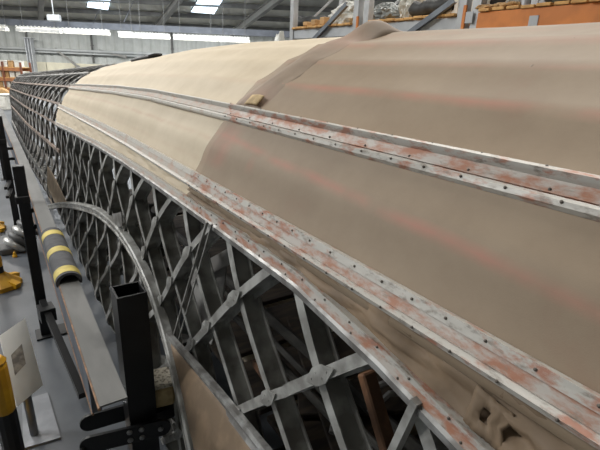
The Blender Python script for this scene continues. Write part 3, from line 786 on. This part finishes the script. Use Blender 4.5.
def crate(c, s, label):
    t = thing('parts_crate', label, 'crate', (c[0], c[1], c[2]))
    mb = MB(); mb.box((c[0], c[1], c[2] + .01), (s[0], s[1], .02)); mb.build('base', M_plank, t)
    for k in range(2):
        for (sx, sy, w_, l_) in ((0, -1, s[0], .015), (0, 1, s[0], .015), (-1, 0, .015, s[1]), (1, 0, .015, s[1])):
            mb = MB(); mb.box((c[0] + sx * s[0] / 2, c[1] + sy * s[1] / 2, c[2] + .05 + k * s[2] / 2), (w_, l_, s[2] / 2 - .012)); mb.build('slat', M_plank, t)
crate((1.15, .15, .53), (.42, .34, .24), 'dark slatted wooden crate on the floor inside the fuselage')

# ------------------------------------------------------------------ trestle post with bolted straps, block and hose
trp = thing('trestle_post', 'black square steel post with bolted cross straps beside the fuselage', 'stand', (.305, 1.53, 0))
pc = Vector((.305, 1.53, 0)); ztop = 1.222
mb = MB(); s_, t_ = .052, .007
for (sx, sy) in ((-1, 0), (1, 0), (0, -1), (0, 1)):
    mb.box((pc.x + sx * (s_ - t_/2), pc.y + sy * (s_ - t_/2), ztop / 2), (t_ if sx else 2*s_ - 2*t_, t_ if sy else 2*s_, ztop) if sx == 0 else (t_, 2*s_, ztop))
mb.build('post', M_black, trp)
mb = MB(); mb.box((pc.x, pc.y, .008), (.22, .22, .016), None, .003); mb.build('base_plate', M_black, trp)
def strap(p, q, w, h, name='strap'):
    mb = MB(); p = Vector(p); q = Vector(q); t = (q - p).normalized(); a = Vector((0, 0, 1)); o_ = t.cross(a); L = (q - p).length; n = 8
    prof = []
    for k in range(n + 1): an = PI/2 + PI * k / n; prof.append(p + t * (h/2) + t * (math.cos(an) * h/2) + a * (math.sin(an) * h/2))
    for k in range(n + 1): an = -PI/2 + PI * k / n; prof.append(q - t * (h/2) + t * (math.cos(an) * h/2) + a * (math.sin(an) * h/2))
    mb.prism(prof, o_ * w); return mb.build(name, M_black, trp), t, o_
s1, t1, o1 = strap((.092, 1.62, .64), (.40, 1.60, .63), .012, .075)
s2, t2, o2 = strap((.075, 1.50, .645), (.395, 1.4325, .645), .012, .075)
for (u, dz) in ((.175, .019), (.175, -.019), (.218, .019), (.218, -.019), (.288, .0)):
    c = Vector((.075, 1.50, .645)) + t2 * u + Vector((0, 0, dz)) + o2 * .012
    if o2.y > 0: c = Vector((.075, 1.50, .645)) + t2 * u + Vector((0, 0, dz))
    ax = Vector((-t2.y, t2.x, 0)); ax = -ax if ax.y > 0 else ax
    mb = MB(); mb.lathe(c, [(.011, 0), (.011, .004), (.007, .008), (.0, .009)], 8, ax); mb.build('bolt', M_bolt, trp)
mb = MB(); mb.tube([Vector((.085, 1.49, .64)), Vector((.07, 1.46, .60)), Vector((.055, 1.47, .53)), Vector((.065, 1.50, .47))], .012, 8); mb.build('hook', M_black, trp)
mb = MB(); mb.bar((.357, 1.53, .645), (.46, 1.53, .645), .08, .05); mb.build('bracket_arm', M_black, trp)
# foam block on the bracket
mb = MB(); bc = Vector((.40, 1.55, .728)); Mz = Matrix.Rotation(-.15, 3, 'Z')
mb.box(bc, (.095, .12, .095), Mz, .012)
bl = tag(weighted(mb.build('padding_block', M_block)), 'cream foam block resting on the trestle arm right of the black post', 'block')
mb = MB(); mb.box(bc + Vector((0, 0, .055)), (.098, .123, .018), Mz, .006); mb.build('top_layer', M_blocktop, bl)
hz = smoothpath([Vector((.46, 1.98, 1.08)), Vector((.45, 1.93, 1.03)), Vector((.445, 1.88, .96)), Vector((.455, 1.85, .90)), Vector((.45, 1.80, .86)), Vector((.44, 1.80, .80)), Vector((.45, 1.83, .74))], 5)
hz = [p + Vector((.09, .05, 0)) for p in hz]
mb = MB(); mb.tube(hz, [.018 + .006 * math.sin(i * .5) for i in range(len(hz))], 8)
tag(mb.build('rubber_hose', M_hose, None, True), 'curved tan hose hanging behind the arch right of the black post', 'hose')
# cradles under the belly
for y, lab in ((.2, 'black cradle under the belly below the brown covering'), (5.4, 'black cradle under the belly where the bare tail begins'), (10.6, 'black cradle under the thin end of the bare tail')):
    xc, a, top, zm, bot = par(y); t = thing('support_cradle', lab, 'stand', (xc, y, 0))
    mb = MB(); n = 10; w_ = a * .75
    pl = [Vector((xc - w_ + 2*w_*k/n, y - .06, S(y, -90).z - .005 + (0.0 if 1 else 0))) for k in range(n+1)]
    poly = [Vector((xc - w_, y - .06, .06)), Vector((xc + w_, y - .06, .06))] + [Vector((xc + w_ - 2*w_*k/n, y - .06, min(min(S(y, -90 + s) .z for s in (0,)), 9) - .02)) for k in range(n+1)]
    mb.prism(poly, (0, .12, 0)); mb.build('saddle', M_black, t)
    for sx in (-1, 1):
        mb = MB(); mb.box((xc + sx * w_ * .8, y, .03), (.12, .6, .06), None, .006); mb.build('foot', M_black, t)

# ------------------------------------------------------------------ barrier rail with posts
bar = thing('barrier_rail', 'long grey guard rail on black posts running beside the fuselage', 'railing', (.16, 4.0, 0))
mb = MB(); Y0, Y1 = 1.175, 10.5
path = [Vector((.163, Y0, 1.05)), Vector((.163, 2.4, 1.05)), Vector((.16, 4, 1.05)), Vector((.148, 6, 1.05)), Vector((.115, 8, 1.05)), Vector((.075, Y1, 1.05))]
frm = [(Vector((1, 0, 0)), Vector((0, 0, 1)))] * len(path)
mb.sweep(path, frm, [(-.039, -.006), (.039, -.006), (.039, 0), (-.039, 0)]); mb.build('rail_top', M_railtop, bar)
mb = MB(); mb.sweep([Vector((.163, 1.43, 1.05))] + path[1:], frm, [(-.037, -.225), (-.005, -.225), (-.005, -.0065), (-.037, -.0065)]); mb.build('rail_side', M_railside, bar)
for (u, w_) in ((-.040, -.010), (-.036, -.230)):
    mb = MB(); mb.sweep([Vector((.163, 1.43, 1.05)) if w_ < -.1 else path[0]] + path[1:], frm, [(u - .004, w_ - .005), (u + .003, w_ - .005), (u + .003, w_ + .005), (u - .004, w_ + .005)]); mb.build('edge_trim', M_trim, bar)
def bpost(x, y, ht):
    p = MB(); p.box((x, y, ht / 2), (.07, .07, ht), None, .004); po = p.build('post', M_black, bar)
    p = MB(); p.box((x + .05, y, .006), (.24, .16, .012), None, .003); p.build('foot_plate', M_black, po)
    for z in (1.02, .9):
        p = MB(); p.bar((x, y, z - .03), (.15, y, z - .03), .035, .03); p.build('bracket', M_black, po)
    for z in (1.2,):
        p = MB(); p.box((x - .005, y - .01, z - .12), (.085, .085, .05), None, .004); p.build('clamp', M_black, po)
    return po
bpost(.072, 3.50, 1.31); bpost(.02, 6.15, 1.36); bpost(-.02, 9.0, 1.30)
mb = MB(); mb.bar((.08, 3.45, .30), (.185, 2.55, .06), .045, .045); mb.bar((.085, 3.42, .25), (.10, 3.30, .25), .10, .10); mb.build('brace', M_black, bar)
mb = MB(); mb.bar((.02, 6.1, .62), (-.03, 5.75, .62), .03, .03); mb.bar((.02, 6.1, .52), (-.03, 5.75, .52), .03, .03); mb.build('brace', M_black, bar)
# foam padding on the rail
pad = thing('foam_padding', 'grey foam sleeve with three yellow bands wrapped on the guard rail', 'padding', (.163, 2.25, 1.05))
yA, yB = 2.06, 2.74
def sleeve(y0, y1, r, name, material):
    n = 14; prof = []
    for k in range(n + 1): an = math.radians(-20 + 220 * k / n); prof.append((math.cos(an) * r, math.sin(an) * r * .85))
    inner_ = [(u * .74, w_ * .74) for (u, w_) in prof[::-1]]
    mb = MB(); mb.sweep([Vector((.163, y0, 1.052)), Vector((.163, y1, 1.052))], [(Vector((1, 0, 0)), Vector((0, 0, 1)))] * 2, prof + inner_); return weighted(mb.build(name, material, pad))
sleeve(yA, yB, .054, 'sleeve', M_foam)
for y in (yA + .02, yA + .29, yA + .56): sleeve(y, y + .07, .0555, 'yellow_band', M_yel)

# ------------------------------------------------------------------ information panel on stand
inf = thing('information_panel', 'white tilted information board with a faded picture on a short pole', 'sign', (-.09, 2.42, 0))
B = [on_z(17, 407, .42), on_z(43, 385, .45), on_z(25, 318, .72), on_z(-1, 331, .69)]
B[3] = B[0] + (B[2] - B[1])
nn = (B[1] - B[0]).cross(B[3] - B[0]).normalized(); nn = nn if nn.z > 0 else -nn
mb = MB(); mb.prism(B, -nn * .008); mb.build('board', M_white, inf)
def bp_(u, v): return B[0].lerp(B[1], u).lerp(B[3].lerp(B[2], u), v) + nn * .001
mb = MB(); mb.prism([bp_(.18, .38), bp_(.62, .42), bp_(.66, .70), bp_(.22, .66)], nn * .0015); o = mb.build('picture', M_print, inf)
for k in range(5):
    mb = MB(); v = .86 - .035 * k; mb.prism([bp_(.15, v), bp_(.15 + (.7 if k < 4 else .4), v), bp_(.15 + (.7 if k < 4 else .4), v + .006), bp_(.15, v + .006)], nn * .001)
for k in range(6):
    pass
bot_ = Vector((-.088, 2.42, .012)); topc = B[0].lerp(B[1], .5).lerp(B[3].lerp(B[2], .5), .3) - nn * .01
mb = MB(); mb.tube([bot_, Vector((-.09, 2.42, .36)), topc], .022, 12); mb.build('pole', M_pole, inf)
Q = [on_z(24, 450, 0.0), on_z(61, 439, 0.0), on_z(48, 394, 0.0), on_z(22, 402, 0.0)]
mb = MB(); mb.prism([q + Vector((0, 0, 0)) for q in Q], (0, 0, .012)); mb.build('base_plate', M_plate, inf)

# ------------------------------------------------------------------ hazard posts
def hazard(x, y, ht, label, first_yellow, n=9, base=True):
    t = thing('hazard_post', label, 'barrier post', (x, y, 0), 'yellow and black hazard posts')
    seg = ht / n; yel = first_yellow
    for k in range(n):
        z = ht - seg * (k + 1) + (.06 if k == n - 1 else 0)
        mb = MB(); mb.lathe((x, y, z), [(.040, 0), (.044, .01), (.044, seg - .012 - (.06 if k == n - 1 else 0)), (.040, seg - (.06 if k == n - 1 else 0))], 12); mb.build('band', M_hyel if yel else M_hblk, t); yel = not yel
    mb = MB(); mb.lathe((x, y, ht), [(.040, 0), (.045, .015), (.03, .035), (.0, .04)], 12); mb.build('cap', M_hyel, t)
    if base:
        mb = MB(); n = 8; mb.lathe((x, y, 0), [(.17, 0), (.17, .04), (.10, .09), (.055, .13), (.05, .14)], 8); o = mb.build('foot', M_hyel, t)
        for k in range(4):
            an = PI/4 + k * PI/2; mb = MB(); mb.bar((x + .05*math.cos(an), y + .05*math.sin(an), .07), (x + .19*math.cos(an), y + .19*math.sin(an), .03), .06, .05); mb.build('lug', M_hyel, o)
hazard(-.165, 2.05, .74, 'yellow and black hazard post just left of the white information board', True, 3)
hazard(-.195, 4.55, .90, 'yellow and black hazard post on a yellow foot near the black rail post', True)
hazard(-.27, 6.25, .95, 'yellow and black hazard post farthest back at the left edge', True)
# ribbed silver drum on the floor
dr = thing('ribbed_drum', 'silver ribbed duct end standing on the floor between two hazard posts', 'duct', (-.03, 5.45, 0))
ax = Vector((.55, .12, .62)).normalized()
for k in range(5):
    mb = MB(); mb.lathe(Vector((-.05, 5.42, .04)) + ax * (.075 * k), [(.115, 0), (.135, .02), (.135, .045), (.115, .065)], 18, ax); mb.build('rib', M_drum if k % 2 == 0 else M_drumd, dr, True)
mb = MB(); mb.lathe(Vector((-.05, 5.42, .04)), [(.10, 0), (.10, .385)], 18, ax); mb.build('liner', M_drumd, dr)
mb = MB(); mb.box((-.05, 5.42, .035), (.26, .2, .07), None, .01); mb.build('chock', M_drumd, dr)
p = on_z(15, 257, 0)
mb = MB(); mb.lathe(p, [(.022, 0), (.024, .015), (.015, .03), (.01, .055), (.0, .06)], 10); tag(mb.build('floor_peg', M_hyel), 'tiny yellow peg on the floor below the silver ribbed drum', 'peg')

# ------------------------------------------------------------------ pallet racking on the right
RX = 4.3; RD = 1.0
def rk(px, py, x=RX): return on_x(px, py, x)
def upright(parent, x, y, z0, z1, material=M_rup):
    mb = MB(); w_, d_, t = .10, .09, .012
    mb.sweep([Vector((x, y, z0)), Vector((x, y, z1))], [(Vector((0, 1, 0)), Vector((1, 0, 0)))] * 2,
             [(-w_/2, 0), (w_/2, 0), (w_/2, d_), (w_/2 - .02, d_), (w_/2 - .02, d_ - t), (w_/2 - t, d_ - t), (w_/2 - t, t), (-w_/2 + t, t), (-w_/2 + t, d_ - t), (-w_/2 + .02, d_ - t), (-w_/2 + .02, d_), (-w_/2, d_)])
    o = mb.build('upright', material, parent)
    mb = MB(); mb.box((x + .04, y, z0 + .006), (.16, .16, .012)); mb.build('foot_plate', material, o)
    return o
def deckboards(parent, y0, y1, z, x0, x1, material=M_deck):
    y = y0; k = 0
    while y < y1 - .05:
        w_ = min(.145, y1 - y); mb = MB(); mb.box(((x0 + x1) / 2 + .02 * random.uniform(-1, 1), y + w_ / 2, z + .014 + random.uniform(0, .010)), (x1 - x0, w_ - .012, .028), None, .004); mb.build('deck_board', material, parent); y += .155
def beam(parent, p, q, h, material, w_=.05):
    mb = MB(); p = Vector(p); q = Vector(q); mb.channel(p, q, w_, h, .008, Vector((1, 0, 0)) if 0 else Vector((0, 0, 1))); o = mb.build('beam', material, parent); return o
zA = 2.60                                                                # left bay shelf
rack1 = thing('pallet_rack', 'grey pallet rack with tan deck boards, left bays behind the fuselage', 'rack', (RX + .5, 5.1, 0))
yU = [rk(291.5, 25).y, rk(355, 22).y, rk(365.5, 18).y, rk(461, 15).y]
for y in yU[:2]: upright(rack1, RX, y, 0, 4.6)
for y in yU[:2]: upright(rack1, RX + RD, y, 0, 4.6)
rack2 = thing('pallet_rack', 'grey pallet rack with tan deck boards, middle bay behind the lifted fabric flap', 'rack', (RX + .5, 4.2, 0))
upright(rack2, RX, yU[2], 0, 4.6); upright(rack2, RX, yU[3], 0, 4.6); upright(rack2, RX + RD, yU[2], 0, 4.6); upright(rack2, RX + RD, yU[3], 0, 4.6)
for rkk, a, c in ((rack1, yU[1], yU[0]), (rack2, yU[3], yU[2])):
    for xx in (RX + .045, RX + RD):
        beam(rkk, (xx, a + .05, zA - .07), (xx, c - .05, zA - .07), .13, M_greybeam)
        beam(rkk, (xx + (0.0), a + .05, zA - .22), (xx, c - .05, zA - .22), .10, M_redbeam)
        beam(rkk, (xx, a + .05, 1.2), (xx, c - .05, 1.2), .12, M_orange)
        beam(rkk, (xx, a + .05, 4.0), (xx, c - .05, 4.0), .12, M_orange)
    deckboards(rkk, a + .06, c - .04, zA, RX - .03, RX + RD + .03)
    deckboards(rkk, a + .06, c - .04, 1.27, RX - .03, RX + RD + .03)
for parent, a, c in ((rack1, (308, 46), (347, 4)), (rack2, (400, 40), (455, 0))):
    P, Q = on_x(*a, RX - .03), on_x(*c, RX - .03)
    mb = MB(); mb.channel(P + (P - Q) * .1, Q, .06, .045, .008, Vector((1, 0, 0))); mb.build('brace', M_rbrace, parent)
for y0, parent in ((yU[0], rack1), (yU[2], rack2)):
    for z in (.5, 1.5, 2.5, 3.5):
        mb = MB(); mb.bar((RX + .05, y0, z), (RX + RD, y0, z + .8), .03, .03); mb.build('frame_brace', M_rup, parent)
for yy_, parent in ((yU[1] - .01, rack1), (yU[3] + .0, rack2)):
    mb = MB(); mb.box((RX - .008, yy_ - .05, zA - .03), (.02, .035, .26)); mb.build('beam_hook', M_orange, parent)
# orange rack on the right
zB = 2.615
rack3 = thing('pallet_rack', 'orange beamed pallet rack with knobbly tan deck boards at far right', 'rack', (RX + .5, 1.5, 0))
yR = [yU[3] - .18, -.4]
upright(rack3, RX, yR[1], 0, 4.6); upright(rack3, RX + RD, yR[0], 0, 4.6); upright(rack3, RX + RD, yR[1], 0, 4.6); upright(rack3, RX, yR[0], 0, 4.6)
for xx in (RX, RX + RD):
    beam(rack3, (xx, yR[1], zB - .085), (xx, yR[0] - .05, zB - .085), .17, M_orange)
    beam(rack3, (xx, yR[1], 1.2), (xx, yR[0] - .05, 1.2), .14, M_orange)
    beam(rack3, (xx, yR[1], 3.02), (xx, yR[0] - .05, 3.02), .14, M_orange)
deckboards(rack3, yR[1] + .05, yR[0] - .06, zB, RX - .05, RX + RD + .03); deckboards(rack3, yR[1] + .05, yR[0] - .06, 1.28, RX - .03, RX + RD + .03)
deckboards(rack3, yR[1] + .05, yR[0] - .06, 3.10, RX - .03, RX + RD + .03)
for px, py in ((469, 17), (533, 22)):
    c = rk(px, py, RX - .03); mb = MB(); mb.box((RX - .029, c.y, min(c.z, zB - .04)), (.006, .09, .11), None, .002); mb.build('load_plate', M_greybeam, rack3)
# items on the shelves
def crumple(name, c, s, material, label, cat, seed=0, flat=.6):
    import bmesh
    bm = bmesh.new(); bmesh.ops.create_icosphere(bm, subdivisions=4, radius=1)
    for v in bm.verts:
        p = v.co.copy(); k = 1 + .30 * noise.noise(p * 1.7 + Vector((seed, 0, 0))) + .22 * abs(noise.noise(p * 4 + Vector((0, seed, 0)))) + .08 * noise.noise(p * 9)
        v.co = Vector((p.x * s[0] * k, p.y * s[1] * k, max(-s[2] * flat, p.z * s[2] * k)))
    me = bpy.data.meshes.new(name); bm.to_mesh(me); bm.free(); me.materials.append(material)
    o = bpy.data.objects.new(name, me); COL.objects.link(o); o.location = (c[0], c[1], c[2] + s[2] * flat); return tag(o, label, cat)
zt = zA + .045
def roll(name, p, q, r, material, label, cat, n=10):
    mb = MB(); p = Vector(p); q = Vector(q); k = 9
    pts = [p.lerp(q, i / (k-1)) + Vector((0, 0, .012 * math.sin(i * 1.9))) for i in range(k)]
    mb.tube(pts, [r * (.55 if i in (0, k-1) else 1 + .12 * math.sin(i * 2.3)) for i in range(k)], n)
    mb2 = o = mb.build(name, material, None, True); return tag(o, label, cat)
def yat(px, x=RX + .3): return on_x(px, 12, x).y
roll('rolled_tarpaulin', (RX + .25, yat(298), zt + .10), (RX + .30, yat(328), zt + .08), .085, M_tarp, 'long black rolled tarpaulin on the left rack shelf', 'tarpaulin')
for k, px in enumerate((308, 316, 325)):
    mb = MB(); y = yat(px, RX + .06); mb.box((RX + .06, y, zt + .03 + .01 * k), (.1, .12, .06 + .02 * k), None, .008); tag(mb.build('wooden_block', M_card), 'small brown block at the left rack shelf front, %s of three' % ('leftmost', 'middle one', 'rightmost')[k], 'block', 'brown blocks at the shelf front')
crumple('plastic_sheet', (RX + .45, yat(343), zt), (.25, .30, .20), M_plastic, 'crumpled cloudy plastic sheeting on the left rack shelf beside the diagonal brace', 'plastic sheet', 1)
crumple('plastic_sheet', (RX + .45, yat(382), zt), (.20, .28, .15), M_greysheet, 'rumpled grey sheeting on the middle shelf right of the double uprights', 'plastic sheet', 4)
crumple('plastic_sheet', (RX + .50, yat(402), zt), (.2, .12, .24), M_plastic, 'white plastic bag standing on the middle shelf', 'plastic bag', 7)
roll('rolled_tarpaulin', (RX + .28, yat(412), zt + .10), (RX + .28, yat(452), zt + .12), .09, M_tarp, 'thick black rolled tarpaulin on the middle shelf behind the brace', 'tarpaulin')
crumple('plastic_sheet', (4.55, on_x(274, 38, 4.55).y, 0), (.42, .42, 1.22), M_plastic, 'heaped clear plastic wrapping beyond the cream covered crown', 'plastic sheet', 11, .95)
ztB = zB + .045
bc_ = thing('plastic_crate', 'white lattice crate with dark gaps on the orange rack shelf', 'crate', (RX + .5, yat(478, RX + .5), ztB))
cy = yat(478, RX + .5); cx = RX + .5
for k in range(6):
    mb = MB(); mb.box((cx - .2, cy - .25 + k * .10, ztB + .15), (.02, .05, .30)); mb.build('slat', M_pbox, bc_)
for k in range(3):
    mb = MB(); mb.box((cx - .19, cy, ztB + .03 + k * .12), (.015, .58, .04)); mb.build('rim', M_pbox, bc_)
mb = MB(); mb.box((cx, cy, ztB + .13), (.34, .5, .26), None, .01); mb.build('liner', M_tarp, bc_)
for i, (px, r_) in enumerate(((524, .055), (543, .06), (569, .06))):
    y = yat(px, RX + .25); mb = MB(); mb.lathe((RX + .25, y, ztB), [(r_, 0), (r_, .02), (r_ * .85, .03), (r_ * .85, .38), (r_, .40)], 14)
    tag(mb.build('metal_tube', M_rup, None, True), ('pale upright metal tube, leftmost of three on the orange rack', 'pale upright metal tube, middle of three on the orange rack', 'pale upright metal tube, rightmost of three on the orange rack')[i], 'tube')
crumple('plastic_sheet', (RX + .32, yat(514, RX + .3), ztB), (.10, .10, .12), M_plastic, 'small white plastic bag beside the leftmost pale tube', 'plastic bag', 15)
roll('black_hose', (RX + .16, yat(551), ztB + .05), (RX + .18, yat(582), ztB + .06), .05, M_tarp, 'black padded hose lying among the pale tubes', 'hose')
for k in range(6):
    y0 = yat(584 + 2 * k, RX + .3); mb = MB(); mb.tube([Vector((RX + .15 + .09 * k, y0 + .22, ztB + .03)), Vector((RX + .15 + .09 * k, y0 - .8, ztB + .20 + .03 * k))], .032, 8)
    tag(mb.build('drab_pipe', M_green), 'drab green pipe bundled at the right rack end, %s from the front' % ('first', 'second', 'third', 'fourth', 'fifth', 'sixth')[k], 'pipe', 'drab pipes at the rack end')
for k, px in enumerate((482, 497, 509)):
    y = yat(px, RX + .02); crumple('sandbag', (RX + .05, y, ztB - .012), (.06, .09, .03), M_card, 'small tan sack on the orange rack shelf edge, %s of three' % ('leftmost', 'middle one', 'rightmost')[k], 'sack', 20 + k).__setitem__('group', 'tan sacks on the shelf edge')

# ------------------------------------------------------------------ far left shelving
def far_q(px, py, d=26.0): return on_d(px, py, d)
fr_ = thing('storage_shelving', 'orange storage shelving with pale boxes at the far left behind the tail', 'shelving', hp(far_q(10, 80).dot(HR), 26.0, 0))
ra, rb = far_q(-8, 80).dot(HR), far_q(27, 80).dot(HR)
zs = [CAMZ - .030 * 26 - .05, CAMZ - .062 * 26, .25]
for r_ in (ra, (ra + rb) / 2, rb):
    for d_ in (25.6, 26.5):
        mb = MB(); hbox(mb, r_, d_, .85, (.09, .08, 1.7)); mb.build('upright', M_redbeam, fr_)
for z in (1.32, .78, .24):
    for d_ in (25.6, 26.5):
        mb = MB(); hbox(mb, (ra + rb) / 2, d_, z, (rb - ra, .06, .17)); mb.build('beam', M_farorange, fr_)
    mb = MB(); hbox(mb, (ra + rb) / 2, 26.05, z + .1, (rb - ra, .95, .03)); mb.build('shelf', M_deck, fr_)
random.seed(3)
n = 0
for z in (1.437, .897, .357):
    for k in range(5):
        r_ = ra + .22 + (rb - ra - .3) * k / 4.4; s_ = .26 + .06 * ((k * 7) % 3)
        mb = MB(); hbox(mb, r_, 25.9, z + .15, (s_, .4, .30), .015); hbox(mb, r_, 25.9, z + .31, (s_ + .03, .43, .04), .01)
        tag(mb.build('storage_box', M_pbox if (k + n) % 3 else M_card), 'lidded box on the %s shelf of the far left orange shelving, %s from the left' % (('top', 'middle', 'bottom')[n // 5], ('first', 'second', 'third', 'fourth', 'fifth')[n % 5]), 'box', 'lidded boxes on the far shelving'); n += 1
q = far_q(3, 97, 20.0)
mb = MB(); mb.lathe(Vector((q.x, q.y, q.z)) - HW * .1, [(.0, 0), (.34, 0), (.38, .05), (.38, .15), (.34, .2), (.0, .2)], 20, HW); mb.bar(q - Vector((0, 0, q.z)), q - Vector((0, 0, .3)), .1, .1, HR)
mb.box(Vector((q.x, q.y, .03)), (.6, .6, .06))
tag(mb.build('round_disc', M_card), 'tan round disc on a stand at the far left edge', 'disc')
q = far_q(8, 113, 18.0)
mb = MB(); hbox(mb, q.dot(HR), 18.0, .27, (.4, .5, .54), .03); hbox(mb, q.dot(HR), 18.0, .57, (.45, .55, .06), .02); hbox(mb, q.dot(HR), 17.74, .3, (.3, .02, .36), .005)
tag(mb.build('cream_cabinet', M_pbox), 'cream cabinet on the floor left of the bare tail', 'cabinet')
